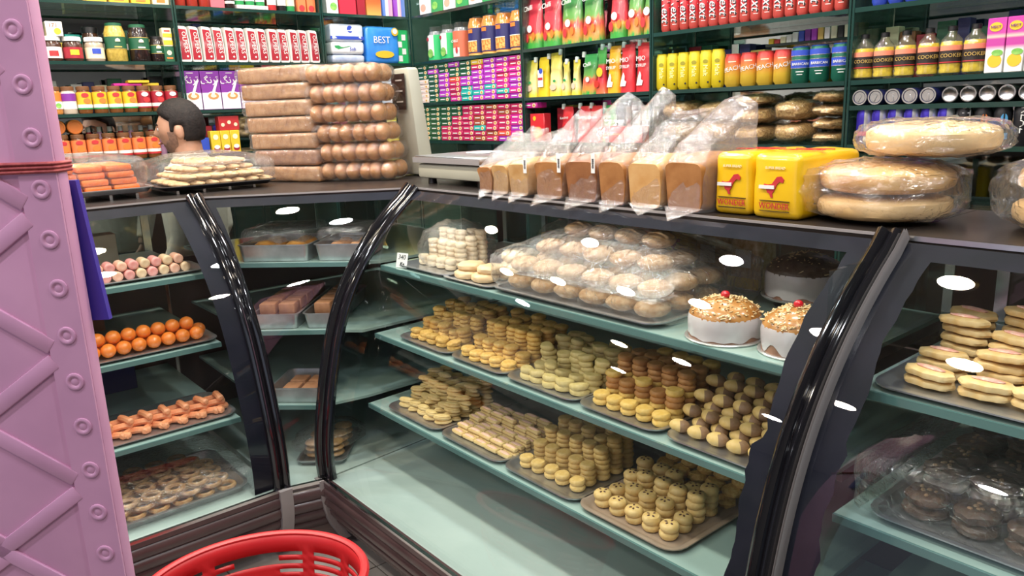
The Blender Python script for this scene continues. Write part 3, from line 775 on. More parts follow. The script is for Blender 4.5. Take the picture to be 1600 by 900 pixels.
for i, (y, c, m) in enumerate([(1.88,'red',RED),(1.937,'black and white',BLACK),(1.988,'green',GRN)]):
    t = jar('sauce_bottle', f'{c} sauce bottle on the top shelf beside the orange packs', put('L', y, .05, 2.12), .024, .17, .03, m, WHITE, [WHITE, WHITE, CREAM][i], .03, .04, cat='bottle')
for i in range(2):
    t = carton('juice_pack', ['orange pack with a tomato print on the top shelf beside the green bottle', 'second orange pack with a tomato print on the top shelf'][i], 'carton', put('L', 2.05+.058*i, .03, 2.12), .052, .05, .15, M('orange red print', (.75,.2,.07), .35)); disc(t, 'fruit_picture', .017, 0, -.001, .022, RED)
for i, (y, w_, lab, m) in enumerate([(2.235,.075,'white box with a green flower print in the corner top shelf', WHITE),(2.335,.11,'bright red gift box in the corner top shelf', M('bright red print', (.70,.03,.06), .3)),(2.425,.055,'crimson narrow box in the corner top shelf', DKRED),(2.51,.10,'scarlet box with a golden foot in the corner top shelf', M('scarlet gold print', (.7,.1,.05), .3, zr=[(0,(.8,.4,.1)),(.4,(.75,.15,.04)),(1,(.6,.02,.03))])),(2.605,.07,'blue and pink striped box in the corner top shelf', M('striped print', (.5,.4,.7), .4, zr=[(0,(.1,.2,.6)),(.25,(.15,.25,.6)),(.3,(.8,.75,.85)),(.55,(.8,.7,.8)),(.6,(.75,.3,.5)),(1,(.8,.4,.5))], axis='X')),(2.69,.08,'violet and pink striped box next to the corner post', M('striped print two', (.5,.3,.6), .4, zr=[(0,(.3,.05,.5)),(.3,(.35,.1,.55)),(.35,(.85,.7,.6)),(.6,(.8,.4,.5)),(.65,(.1,.2,.6)),(1,(.2,.3,.6))], axis='X'))]):
    t = carton('gift_box', lab, 'box', put('L', y, .02, 2.12), w_, .08, .17, m)
    if i == 0: disc(t, 'printed_patch', .022, .008, -.001, .04, GREENPIC)
for i in range(6):
    t = carton('soap_box', f'fruit print box on the top shelf over the sauce jars, {ORD[i]} from the corner', 'box', put('R', -4.10+.125*i, .02, 2.12), .12, .08, .12, [WHITE, GRN][i % 2], 'fruit print boxes on the top shelf' )
    disc(t, 'fruit_picture', .022, -.02, -.001, .04, [M('salmon print', (.8,.35,.25), .4), GREENPIC][i % 2], sx=1.3)
# tall bottles on the upper right-hand shelves
for i in range(3):
    x = [-4.06, -3.925, -3.80][i]
    t = jar('sauce_jar', ['white and green labelled jar next to the corner post', 'second white and green labelled jar from the corner post', 'jar with a red and white chilli label beside the amber jars'][i], put('R', x, .07, 1.845), .058, .20, .035, M('grey clear jar', (.25,.27,.28), .15, coat=.5), PETCLEAR, [M('fresh green print', (.02,.45,.14), .4), M('fresh green print'), M('chilli print', (.60,.14,.07), .4)][i], .006, .145, lidr=.8)
    arc(t, 'white_panel', .0595, .12 if i < 2 else .05, .03 if i < 2 else .008, WHITE, .55)
    if i < 2: disc(t, 'fruit_picture', .026, .005, -.0605, .045, GREENPIC); disc(t, 'printed_patch', .011, -.018, -.06, .128, DKRED)
    else: disc(t, 'fruit_picture', .02, .014, -.0605, .045, RED, sx=.5); letter(t, 'CHILLI', .022, 0, -.0603, .095, WHITE)
for i in range(4):
    x = -3.65+.125*i
    t = jar('sauce_jar', f'amber jar with a navy label and food picture, {ORD[i]} from the chilli jar', put('R', x, .07, 1.845), .058, .215, .012, AMBER, PETCLEAR, NAVY, .016, .135, 'amber jars with navy labels', lidr=.55)
    arc(t, 'food_picture', .0596, .058, .022, FOODPIC, .75); arc(t, 'white_line', .0600, .004, .080, WHITE, .75)
    arc(t, 'printed_patch', .0598, .020, .125, ORG, .33); arc(t, 'gold_foot', .0594, .008, .004, GOLD, 1.4)
# sauce pouches
def pouch(name, label, place, w_, h_, t_, mat, group=None, spout=None, cat='pouch', lean=0, waist=0):
    t = thing(name, label, cat, place[0], place[1], group)
    sd = RND.random()*40
    def geo():
        nx, ny = 8, 12
        rows = []
        for j in range(ny+1):
            v = j/ny
            th = t_*(1-v**1.5)*.5+.002
            ww = w_*(1-waist*sin(PI*min(1, v*1.1))*.5)*(1-.10*v)
            ring = []
            for k in range(2*nx):
                a = 2*PI*k/(2*nx)
                x = cos(a)*ww/2; y = sin(a)*th
                x = math.copysign(abs(cos(a))**.6, cos(a))*ww/2
                p = Vector((x+lean*v*h_, y, v*h_))
                p.x += nz((x*9+sd, v*5, 0), 2, .004)*v; p.y += nz((x*30+sd, v*9, 4), 1.3, .006)*(.2+v)
                ring.append(p)
            rows.append(ring)
        return loft(rows)
    add('pouch_body', geo, mat, t, (0, t_/2+.004, 0))
    if spout: 
        sxx, lm = spout
        add('spout_cap', lambda: lathe([(0,0),(.0095,0),(.0105,.004),(.0105,.024),(.008,.027),(0,.027)], 14), lm, t, (sxx, t_/2+.004, h_-.012), rot=(0,.12,0), key='spout')
    return t
CHR = M('red to green chilli wrapper', (.7,.05,.05), .25, zr=[(0,(.03,.30,.05)),(.22,(.05,.32,.05)),(.36,(.75,.35,.05)),(.42,(.68,.05,.06)),(1,(.68,.04,.08))], zn=.22, coat=.5)
CHG = M('green to red chilli wrapper', (.1,.4,.1), .25, zr=[(0,(.03,.30,.05)),(.15,(.04,.32,.06)),(.3,(.70,.25,.05)),(.5,(.66,.06,.06)),(.62,(.12,.30,.06)),(1,(.04,.30,.08))], zn=.3, coat=.5)
PB = [(-3.225,-3.09,CHR),(-3.083,-2.95,CHR),(-2.944,-2.80,CHG),(-2.793,-2.665,CHG),(-2.614,-2.51,CHR),(-2.502,-2.41,CHG),(-2.406,-2.33,CHG)]
for i, (a, b, m) in enumerate(PB):
    lab = ['big red chilli sauce pouch beside the amber jars', 'second big red chilli sauce pouch from the amber jars', 'big green and red sauce pouch, third from the amber jars', 'big green and red sauce pouch, fourth from the amber jars', 'red and green sauce pouch after the gap in the pouch row', 'green sauce pouch second after the gap', 'green sauce pouch last in its row beside the red cans'][i]
    t = pouch('sauce_pouch', lab, put('R', (a+b)/2, .03, 1.845), b-a-.004, .262, .07, m)
    letter(t, 'Chilli', .034, 0, -.008, .20, WHITE, tilt=.12, shear=.2); disc(t, 'printed_patch', .018, .0, -.003, .10, WHITE)
    disc(t, 'chilli_picture', .022, -.022, -.0025, .055, RED, sx=.6); disc(t, 'chilli_picture', .02, .028, -.0025, .062, ORG, sx=.6)
MAYO = M('yellow mayonnaise wrapper', (.80,.68,.10), .25, zr=[(0,(.85,.62,.02)),(.15,(.80,.65,.08)),(.3,(.80,.72,.35)),(.7,(.80,.70,.22)),(1,(.62,.50,.05))], zn=.15, coat=.5)
YW = M('plain yellow wrapper', (.72,.51,.02), .28, coat=.4)
RW = M('red syrup wrapper', (.62,.03,.04), .28, coat=.4); OW = M('orange syrup wrapper', (.80,.38,.02), .28, coat=.4)
P2 = [(-3.18,.095,.19,MAYO,'yellow mayonnaise pouch beside the spice boxes',(.03,WHITE)),(-3.083,.085,.20,YW,'plain yellow pouch with a white and blue label',(.036,WHITE)),(-2.99,.09,.215,MAYO,'tall yellow mayonnaise pouch with its cap up',(.03,WHITE)),
      (-2.915,.05,.165,MAYO,'slim yellow pouch with a white cap',(0,WHITE)),(-2.842,.055,.17,MAYO,'second slim yellow pouch with a white cap',(0,WHITE)),(-2.752,.10,.19,CHG,'green and red pouch leaning between yellow and orange ones',(-.04,WHITE)),
      (-2.667,.07,.215,M('chilli garlic wrapper', (.6,.1,.05), .25, zr=[(0,(.62,.15,.05)),(.3,(.60,.03,.06)),(.6,(.62,.05,.06)),(.66,(.05,.30,.06)),(1,(.08,.38,.08))], coat=.5),'bottle shaped pouch with a green top and white cap',(0,WHITE)),
      (-2.585,.08,.215,OW,'orange syrup pouch with white lettering',(-.035,WHITE)),(-2.50,.088,.215,RW,'red syrup pouch beside the orange one',(-.03,WHITE)),(-2.40,.095,.215,RW,'red syrup pouch last in the row beside the yellow cans',(-.035,WHITE))]
for x, w_, h_, m, lab, sp in P2:
    t = pouch('sauce_pouch', lab, put('R', x, .03, 1.60), w_, h_, .05, m, spout=sp, waist=.6 if w_ < .08 else .12, lean=.06 if 'leaning' in lab else 0)
    if m in (RW, OW):
        letter(t, 'MIO', .030, 0, -.004, .145, WHITE); letter(t, 'SYRUP', .021, 0, -.003, .115, WHITE)
        add('figure_print', lambda: uprism([(-.016,0),(.016,0),(.022,.02),(.010,.026),(.012,.045),(.004,.062),(-.004,.045),(-.012,.02)], 0, .002), WHITE, t, (-.012,-.0015,.028), key='figp')
    elif m is MAYO: disc(t, 'sandwich_picture', .016, 0, -.002, .045, M('sandwich print', (.70,.50,.36), .5), sx=1.5 if w_ > .06 else .8); disc(t, 'printed_patch', .007, .012, -.003, .075, GRN, sx=1.4)
    elif m is YW: plate(t, 'printed_patch', .04, .085, .0, -.002, .05, WHITE); disc(t, 'printed_patch', .014, .004, -.0035, .13, BLUE); plate(t, 'print_line', .034, .012, 0, -.0036, .085, RED)
    elif w_ < .08: disc(t, 'printed_patch', .022, .008, -.003, .10, YEL, sx=.9); disc(t, 'sauce_picture', .016, -.012, -.003, .045, M('ketchup print', (.5,.03,.02), .4))
    else: letter(t, 'Chilli', .026, .01, -.002, .14, WHITE, tilt=.15); disc(t, 'printed_patch', .012, .01, -.002, .07, WHITE)
# packs on the lower shelf behind the bagged loaves
for i, (x, w_, d_, h_, m, lab) in enumerate([(-3.20+.09,.11,.05,.145,RW,'red box with a bowl of noodles pictured, beside the spice boxes'),(-3.0,.12,.06,.17,DKRED,'dark red box behind the bagged loaves'),(-2.56,.12,.06,.075,RED,'flat red box low on the shelf beside the snack bags'),(-2.44,.11,.06,.075,RED,'second flat red box low on the shelf beside the snack bags')]):
    t = carton('noodle_box', lab, 'box', put('R', x, .02+(.1 if i == 1 else 0), 1.37), w_, d_, h_, m)
    if i == 0: disc(t, 'food_picture', .036, .006, -.001, .042, FOODPIC); disc(t, 'printed_patch', .012, -.02, -.001, .12, YEL)
    if i > 1: plate(t, 'print_line', w_*.8, .004, 0, -.001, .036, GOLD)
for i, x in enumerate((-2.92,-2.80,-2.72,-2.63)):
    t = pouch('ketchup_pouch', ['red ketchup pouch with a white cap behind the bagged loaves', 'second red ketchup pouch behind the bagged loaves', 'third red ketchup pouch behind the bagged loaves', 'green and red pouch ending the ketchup row'][i], put('R', x, .04, 1.37), .085, .175, .05, RW if i < 3 else CHG, spout=(-.035, WHITE))
    letter(t, 'Ketchup', .018, 0, -.003, .12, WHITE, tilt=.1)
# --- cans
def can_prof(r, h): return [(0,0),(r*.78,0),(r*.82,.003),(r,.013),(r,h-.016),(r*.86,h-.004),(r*.88,h),(r*.80,h),(r*.78,h-.005),(0,h-.005)]
def can(label, place, r, h, mat, top, group, rot=None, name='drink_can'):
    t = thing(name, label, 'can', place[0], place[1]+.42, group, rot=rot)
    add('can_body', lambda: lathe(can_prof(r, h), 24), mat, t, key=('can', r, h))
    l = add('can_end', lambda: lathe([(r*.80,.003),(r*.885,.003),(r*.885,.0005),(r*.75,-.004),(r*.70,-.0015),(0,-.0015)], 24), top, t, (0,0,h-.002), key=('cant', r))
    add('pull_tab', lambda: box(r*.34, r*.8, .0015), SILVER, l, (0, -r*.12, 0), key=('tab', r), smooth=False)
    return t
COLA = M('red cola can', (.58,.05,.05), .3, .2, zr=[(0,(.50,.06,.05)),(.25,(.58,.10,.08)),(.5,(.55,.04,.05)),(1,(.55,.03,.04))])
n = 17
for i in range(n):
    x = -2.285+(2.285-1.445)*(i+.5)/n
    t = can(f'red cola can with slanted script, {ORD[i]} of its row from the pouches', put('R', x, .035, 1.845), .0230, .15, COLA, SILVER, 'red cola cans')
    letter(t, 'Next', .050, -.0015, -.0237, .085, WHITE, vertical=True, bend=.0230, shear=.25, sx=.95); letter(t, 'Next', .050, .001, -.0232, .081, BLACK, vertical=True, bend=.0228, shear=.25, sx=.95)
    arc(t, 'print_line', .0234, .002, .026, WHITE, .4)
YCAN = M('yellow can print', (.65,.5,.01), .35, .15, zr=[(0,(.56,.42,.01)),(.3,(.68,.54,.02)),(1,(.64,.52,.03))])
for i in range(6):
    t = can(f'slim yellow can, {ORD[i]} of its row from the red syrup pouches', put('R', -2.280+.0585*i, .035, 1.60), .0272, .152, YCAN, M('yellow can top', (.75,.6,.02), .3, .4), 'slim yellow cans')
    disc(t, 'printed_patch', .008, 0, -.0278, .108, M('olive print', (.30,.26,.02), .4), sx=1.3); letter(t, 'Malt', .026, 0, -.0278, .072, M('pale yellow print', (.9,.85,.4), .4), vertical=True, bend=.0272); disc(t, 'printed_patch', .004, .012, -.0265, .024, BLACK)
AMB = M('peach malt can', (.7,.3,.05), .3, .25, zr=[(0,(.62,.40,.04)),(.3,(.72,.48,.05)),(.6,(.68,.25,.06)),(.85,(.55,.05,.04)),(1,(.5,.04,.04))])
for i in range(4):
    t = can(f'amber and red peach drink can, {ORD[i]} from the yellow cans', put('R', -1.921+.0745*i, .045, 1.60), .0345, .128, AMB, M('red can top', (.55,.08,.06), .3, .4), 'peach drink cans')
    letter(t, 'PEACH', .024, .0, -.035, .070, WHITE, bend=.0345, tilt=.2); arc(t, 'print_line', .035, .004, .096, CREAM, .45)
BARB = M('dark green can', (.015,.13,.085), .3, .3)
for i, x in enumerate((-1.622,-1.546,-1.460)):
    t = can(['green malt can with a blue banner beside the peach cans', 'second green malt can with a blue banner', 'green malt can standing alone beside the shelf post'][i], put('R', x, .045, 1.60), .0355, .132, BARB, M('blue can top', (.04,.10,.50), .3, .5), None)
    arc(t, 'blue_collar', .0362, .020, .100, BLUE, 1.5); arc(t, 'silver_line', .0364, .003, .098, SILVER, 1.2)
    arc(t, 'blue_banner', .0362, .027, .056, BLUE, 1.3); arc(t, 'silver_line', .0365, .002, .054, SILVER, 1.3); arc(t, 'silver_line', .0365, .002, .084, SILVER, 1.3)
    letter(t, 'BARBICAN', .0135, 0, -.0368, .0695, WHITE, bend=.0364); arc(t, 'print_line', .0362, .003, .040, WHITE, .4); arc(t, 'print_line', .0362, .003, .030, WHITE, .28)
OIL = M('golden drink', (.62,.44,.01), .08, col2=(.85,.65,.03), scale=60, coat=.6)
BX_ = [-1.378,-1.308,-1.235,-1.160,-1.089,-1.018]
for i, x in enumerate(BX_):
    t = thing('drink_bottle', f'golden drink bottle with a black label, {ORD[i]} from the shelf post', 'bottle', put('R', x, .045, 1.60)[0], .38, group='golden drink bottles')
    add('bottle_body', lambda: lathe([(0,.004),(.022,0),(.033,.006),(.035,.014),(.032,.024),(.034,.034),(.034,.096),(.030,.114),(.016,.130),(.013,.136),(.013,.146),(0,.146)], 24), PETCLEAR, t, key='btl')
    add('drink', lambda: lathe([(0,.006),(.030,.008),(.0325,.015),(.0305,.024),(.0325,.034),(.0325,.096),(.030,.106),(0,.106)], 20), OIL, t, key='drk')
    add('cap', lambda: lathe([(0,0),(.0145,0),(.0145,.014),(.012,.016),(0,.016)], 16), BLACK, t, (0,0,.140), key='bcap')
    band(t, 'bottle_label', .0352, .056, .038, M('black label', (.03,.022,.02), .35))
    arc(t, 'red_stripe', .0358, .016, .078, M('salmon stripe', (.80,.25,.16), .35), 1.1); arc(t, 'red_line', .0358, .003, .040, RED, 1.1)
    letter(t, 'COOKER', .017, 0, -.0362, .062, GOLD, bend=.0358)
JM = M('juice carton print', (.7,.2,.5), .4, zr=[(0,(.80,.80,.78)),(.38,(.80,.78,.76)),(.42,(.75,.60,.65)),(.5,(.50,.05,.32)),(.62,(.50,.05,.32)),(.66,(.80,.55,.45)),(.72,(.55,.06,.36)),(1,(.50,.04,.34))])
for i, x in enumerate((-.952,-.897,-.842,-.787,-.732,-.677)):
    t = carton('juice_carton', ['orange juice carton with a magenta top next to the golden bottles', 'second orange juice carton from the golden bottles', 'third orange juice carton from the golden bottles'][i] if i < 3 else f'juice carton at the far shelf end, {ORD[i]} from the golden bottles', 'carton', put('R', x, .02, 1.60), .052, .045, .165, JM, 'juice cartons at the far end' if i > 2 else None)
    disc(t, 'fruit_picture', .020, .002, -.001, .036, M('orange fruit print', (.85,.48,.03), .4)); disc(t, 'leaf_picture', .010, .008, -.0016, .060, GREENPIC, sx=1.6); disc(t, 'printed_patch', .014, -.002, -.001, .138, YEL, sx=1.3); letter(t, 'NECT', .011, -.002, -.0024, .138, PURP)
for i in range(9):
    x = -1.33+.055*i
    can(f'blue can above the golden bottles, {ORD[i]} from the shelf post', put('R', x, .035, 1.845), .0262, .13, M('blue can', (.04,.08,.5), .3, .2), SILVER, 'blue cans on the upper shelf')
LIE = [-1.369,-1.313,-1.254,-1.196,-1.137,-1.018-.05,-1.013,-.957,-.902,-.846,-.79]
BLK = M('black can', (.02,.02,.024), .3, .3)
for i, x in enumerate(LIE):
    top = i < 5
    t = thing('drink_can', f'slim blue can lying end out on the thin shelf, {ORD[i]} from the post' if top else f'dark can lying base out on the thin shelf, {ORD[i-5]} after the blue ones', 'can', (x, RY+.012, 1.512+.0268), 0, 'slim cans lying end out' if top else 'dark cans lying base out', rot=(PI/2, RND.uniform(-.6,.6), 0))
    add('can_body', lambda: mv(lathe(can_prof(.0268, .135), 24), 0, 0, -.135), NAVY if top else BLK, t, key='lyc')
    if top:
        l = add('can_end', lambda: lathe([(.0215,.002),(.0262,.002),(.0262,-.003),(.0208,-.003),(.019,.0005),(0,.0005)], 24), SILVER, t, key='lye')
        add('pull_tab', lambda: rbox(.009, .026, .002, .0008, 1), SILVER, l, (0,-.003,.0005), key='lyt')
    else: add('can_end', lambda: lathe([(.0262,-.004),(.0245,.002),(.021,.002),(.016,-.003),(0,-.005)], 24), STEEL, t, key='lyb')
RB_ = M('blue and silver can', (.1,.1,.6), .25, .5, zr=[(0,(.05,.03,.42)),(.48,(.05,.03,.42)),(.52,(.62,.62,.66)),(1,(.62,.62,.66))], axis='X')
for i in range(6):
    x = -1.358+.055*i
    t = can(f'blue and silver energy can below the lying cans, {ORD[i]} from the post', put('R', x, .035, 1.375), .0262, .122, RB_, SILVER, 'blue and silver energy cans')
    arc(t, 'red_lettering_band', .0268, .016, .030, M('crimson blurred print', (.55,.03,.16), .4), .9); disc(t, 'printed_patch', .008, .006, -.0272, .018, CREAM)
for i, (c, m) in enumerate([('grey and black', M('grey print', (.4,.4,.42), .4)), ('black and orange', ORG), ('black and blue', M('sky print', (.1,.4,.75), .4)), ('black and white', WHITE), ('black and orange flame', ORG), ('black and rust', BROWN)]):
    x = -1.025+.056*i
    t = can(f'{c} energy can standing below the lying cans', put('R', x, .035, 1.375), .0265, .122, BLK, SILVER, None)
    if i in (0, 3): letter(t, 'STING' if i == 0 else 'REAL', .036, 0, -.027, .08, m, vertical=True, bend=.0265)
    else: disc(t, 'flame_print', .018, 0, -.0262, .082, m, sx=.55); arc(t, 'printed_patch', .027, .02, .02, m, .5)
# half shelf and little boxes in the can bay, modelling a mirror reflection
t = thing('reflected_shelf', 'half-depth dark shelf standing in for a mirror reflection above the peach cans', 'shelf', (-1.64, RY+.2, 1.762))
add('shelf_board', box(.42, .12, .01, 0, .02, -.01), SHELFDK, t, smooth=False)
cols = [('yellow',YEL),('red',RED),('yellow',CREAM),('white',WHITE),('plain white',WHITE),('blue',BLUE),('purple',PURP),('violet',VIO),('ochre',GOLD),('grey',SILVER),('pale',CREAM),('black',BLACK),('buff',CREAM),('red tall',RED),('orange',ORG)]
for i, (c, m) in enumerate(cols):
    h_ = [.022,.018,.026,.03,.038,.04,.044,.044,.046,.046,.046,.046,.046,.05,.048][i]
    carton('reflected_cigarette_box', f'{c} little stand-in box on the mirror-reflection half shelf, number {"one two three four five six seven eight nine ten eleven twelve thirteen fourteen fifteen".split()[i]} of the row', 'box', ((-1.835+.0268*i, RY+.175, 1.762), 0), .0245, .03, h_, m)
# added plain boxes standing in for clutter reflected in the shelf mirrors
BR = [('L', 1.845, .74, 1.30, .10, .17, 'olive jar shelf'), ('L', 1.60, .74, 1.30, .13, .19, 'yellow label jar shelf'), ('L', 1.37, 1.365, 1.43, .12, .16, 'cup box shelf'), ('L', 1.845, 1.36, 2.10, .17, .215, 'milk pack shelf'), ('R', 1.60, -2.28, -1.86, .14, .19, 'yellow can shelf'), ('R', 1.60, -1.39, -.60, .13, .20, 'golden bottle shelf'), ('R', 1.37, -3.15, -2.35, .14, .19, 'ketchup shelf')]
PAL = [('grey', SILVER), ('pale', CREAM), ('dark green', DKGRN), ('brown', BROWN), ('dark red', DKRED), ('navy', NAVY), ('white', WHITE), ('teal', TEAL), ('black', BLACK), ('ochre', GOLD)]
for sd_, z, a, b, h0, h1, nm in BR:
    u, n_ = a, 0
    while u < b-.04 and n_ < 20:
        wd = RND.uniform(.04, .075)
        cn, m = PAL[RND.randrange(10)]
        t = carton('mirror_clutter_box', f'{cn} reflected-clutter stand-in box, second row of the {nm}, {ORD[n_]} along', 'box', put(sd_, u+wd/2, .215, z), wd-.004, .05, RND.uniform(h0, h1), m)
        plate(t, 'printed_patch', wd*.6, .03, 0, -.001, .07, [CREAM, RED, WHITE, YEL][RND.randrange(4)])
        u += wd; n_ += 1
# snack bags on the lower shelf
SNACK = M('fried snack bag', (.40,.22,.07), .35, col2=(.64,.43,.17), scale=120, bump=.8, bscale=120, coat=.3, var=.1, lo=.42, hi=.58)
SB = []
for x, w_, hs, labs in [(-2.212, .17, [.093,.090], ['lower brown snack bag beside the flat red boxes','upper brown snack bag beside the red syrup pouches']), (-2.022, .17, [.095,.08], ['brown snack bag at the foot of the second pile','brown snack bag on top of the second pile']),
      (-1.842, .155, [.075,.07,.055], ['lowest snack bag of the third pile','middle snack bag of the third pile','dark snack bag on top of the third pile']), (-1.665, .145, [.085,.090], ['snack bag below the plump one under the peach cans','plump snack bag under the peach cans']), (-1.508, .135, [.05,.05,.05,.05], ['bottom snack bag of the stack beside the post','second snack bag up in the stack beside the post','third snack bag up in the stack beside the post','top snack bag of the stack beside the post'])]:
    z = 1.3715
    for h_, l_ in zip(hs, labs):
        SB.append((x, z+.004+.009, w_*.92, h_-.018, 0, l_)); z += h_
for i, (x, z, w_, h_, tl, lab) in enumerate(SB):
    t = thing('snack_bag', lab, 'snack bag', (x, RY+.12, z+h_/2-.004))
    sd = i*7.3
    add('bag_body', ball(w_/2*1.05, .115, h_/2*1.08, 24, 14, lambda d, q: Vector((math.copysign(abs(d.x)**.75, d.x)*w_/2*1.05, q.y, math.copysign(abs(d.z)**.7, d.z)*h_/2*1.08))+d*(nz(d+Vector((sd,0,0)), 3, .010)+nz(d+Vector((sd,0,0)), 9, .005))), SNACK, t, rot=(0, tl, 0))
    add('bag_film', ball(w_/2*1.05+.004, .119, h_/2*1.08+.003, 24, 14, lambda d, q: Vector((math.copysign(abs(d.x)**.75, d.x)*(w_/2*1.05+.004)*(1.10 if abs(d.x) > .95 else 1), q.y, math.copysign(abs(d.z)**.7, d.z)*(h_/2*1.08+.003)))+d*(nz(d+Vector((sd,0,0)), 3, .010)+nz(d+Vector((sd,0,0)), 9, .006))), FILM3, t, rot=(0, tl, 0))
# bags standing in the corner bay, behind the scale
for i, (y, z, w_, h_, m, lab) in enumerate([(2.69,1.37,.09,.19,YW,'bright yellow bag in the corner behind the scale display'),(2.60,1.37,.08,.17,MAYO,'paler yellow bag in the corner behind the scale display'),(2.69,1.60,.085,.21,STRBL,'blue bag in the corner above the yellow bags'),(2.59,1.60,.09,.2,PALEBL,'pale blue bag in the corner above the yellow bags')]):
    pouch('chip_bag', lab, put('L', y, .03, z), w_, h_, .05, m)

# ------------------------------------------------------------------ breads and goods on the counter tops
CRUST = M('golden loaf crust', (.27,.105,.026), .5, col2=(.37,.165,.05), scale=22, bump=.15, bscale=60)
CRUSTP = M('pale loaf crust', (.40,.21,.065), .55, col2=(.52,.33,.14), scale=18, bump=.15, bscale=60)
CRUSTD = M('dark loaf crust', (.20,.072,.022), .5, col2=(.28,.11,.036), scale=22, bump=.15, bscale=60)
ROLLM = M('brown bread roll', (.38,.155,.042), .42, col2=(.48,.23,.075), scale=14, bump=.08, var=.08, coat=.15)
BUNM = M('soft pale bun', (.62,.39,.16), .5, col2=(.70,.50,.25), scale=9, bump=.06)
BUNTOP = M('glazed bun top', (.60,.28,.05), .3, col2=(.68,.42,.14), scale=8, coat=.3)
def loaf_geo(w_, d_, h_, sd, crown=.5):
    rings = []
    n = 28
    for j in range(11):
        v = j/10
        e = 1-.07*abs(2*v-1)**6
        ring = []
        for k in range(n):
            x, z = superell(k, n, w_/2, h_/2, .32)
            z += h_/2
            if z > h_*.72: x *= 1+.05*sin(PI*min(1, (z-h_*.72)/(h_*.28)))
            z = z*(1+crown*.25*sin(PI*v)*(z > h_*.8))
            q = Vector((x*e, v*d_, h_/2+(z-h_/2)*e if z > h_*.1 else z))
            q += Vector((1,.6,1))*nz((q.x*30+sd, q.y*30, q.z*30), 1, .0025)
            q.z = max(q.z, .001)
            if j < 3 and q.z > h_*.74: q.y -= (.009, .006, .002)[j]*min(1, (q.z-h_*.74)/(h_*.07))
            ring.append(q)
        rings.append(ring)
    return loft(rings)
def bag_geo(w_, d_, h_, rise, sd, tip=.05, peak=0.0, backlean=.10):
    """film bag round a loaf: body, gathered top standing up, pointed flap at the front foot"""
    rings = []
    n = 36
    prof = [(0,.0,0,.99),(.25,0,0,1.0),(.6,0,0,1.0),(.92,0,0,1.0)]
    for t, a, b, s in prof:
        ring = []
        for k in range(n):
            x, y = superell(k, n, w_/2*1.02+.001, d_/2+.005, .28)
            q = Vector((x, y+d_/2, h_*t+.001))
            q += Vector((nz((q.x*25+sd, q.y*18, q.z*18), 1, .004), nz((q.x*25, q.y*18+sd, q.z*18), 1, .004), 0))
            ring.append(q)
        rings.append(ring)
    for t in (.2,.4,.6,.8,1.0):
        ring = []
        for k in range(n):
            x, y = superell(k, n, w_/2*1.0, d_/2, .3)
            fx = x*(1+.03*t)
            yy = (y*(1-t)**.8)+d_/2+backlean*t
            zz = h_*(1.0)+.01+rise*t*(1+.30*nz((x*14+sd, 1.3, 0), 1.0, 1)*t)+peak*t*(1-abs(x-w_*.1)/(w_*.6))
            q = Vector((fx, yy, zz))
            q += Vector((nz((x*30+sd, yy*22, zz*25), 1, .008), nz((x*22, yy*22+sd, zz*35), 1, .012)*min(1, 2*(1.1-t)), nz((x*35, sd, zz*20), 1, .006)))
            ring.append(q)
        rings.append(ring)
    g = loft(rings, caps=False)
    tx = w_*.12*nz((sd, 2, 2), 1, 3)
    a, b = w_/2*.98, .0005
    tri = ([(-a,-.004,.012),(a,-.004,.012),(tx,-tip,-.016),(-a,.001,.0105),(a,.001,.0105),(tx,-tip+.001,-.0175),(0,-.006,.014),(tx*.5,-tip*.5,.004)],
           [(0,6,7),(6,1,7),(0,7,2),(7,1,2),(3,5,4)])
    return join(g, tri)
def bagged_loaf(label, x, y, w_, d_, h_, m, rise, rz=0, tip=.05, peak=0, band_=None, film=FILM):
    t = thing('bagged_loaf', label, 'bread', (x, y, TOP), rz)
    sd = x*31
    add('loaf', loaf_geo(w_*.95, d_, h_, sd), m, t, (0, 0, .001))
    add('plastic_bag', bag_geo(w_, d_, h_*1.06, rise, sd, tip, peak), film, t)
    if band_ == 'label':
        plate(t, 'paper_strip', .014, .055, w_*.42, -.009, h_*.72, WHITE)
        letter(t, 'BREAD', .009, w_*.42, -.0105, h_*.72+.027, BLACK, vertical=True)
    if band_ == 'yellow': add('yellow_strap', mv(rbox(.018, .09, .05, .004, 1), w_*.48, .03, h_*1.1, (.5, 0, .1)), YEL, t)
    return t
bagged_loaf('slim brown bagged loaf beside the weighing scale', -2.040, 1.580, .064, .20, .088, CRUST, .085, .12, .04)
bagged_loaf('slim pale bagged loaf, second from the scale', -1.960, 1.580, .076, .20, .098, CRUSTP, .085, .10, .05)
bagged_loaf('pale bagged loaf, third from the scale', -1.868, 1.580, .090, .20, .104, CRUSTP, .08, .06, .055, band_='label')
bagged_loaf('brown bagged loaf, fourth from the scale, before a strip of print', -1.727, 1.580, .120, .22, .115, CRUST, .12, .05, .06, .02, 'label', FILM)
bagged_loaf('darkest brown bagged loaf with a printed strip and a yellow strap', -1.588, 1.580, .128, .22, .120, CRUSTD, .13, .02, .065, .03, 'label', FILM)
bagged_loaf('brown bagged loaf leaning on the pale square one', -1.467, 1.580, .10, .22, .122, CRUST, .13, .0, .05, .03)
bagged_loaf('pale fronted bagged loaf with a small dark spot', -1.350, 1.580, .118, .22, .122, M('pale crust spot', (.50,.26,.08), .55, col2=(.58,.35,.14), scale=20, bump=.15), .11, .0, .03, .02)
bagged_loaf('biggest brown bagged loaf next to the yellow wrapped loaves', -1.222, 1.580, .122, .24, .128, CRUST, .105, .0, .06, .05, None, FILM2)
WRAP = M('yellow bread wrapper', (.74,.44,.005), .28, col2=(.78,.49,.01), scale=9, coat=.4, bump=.12, bscale=30)
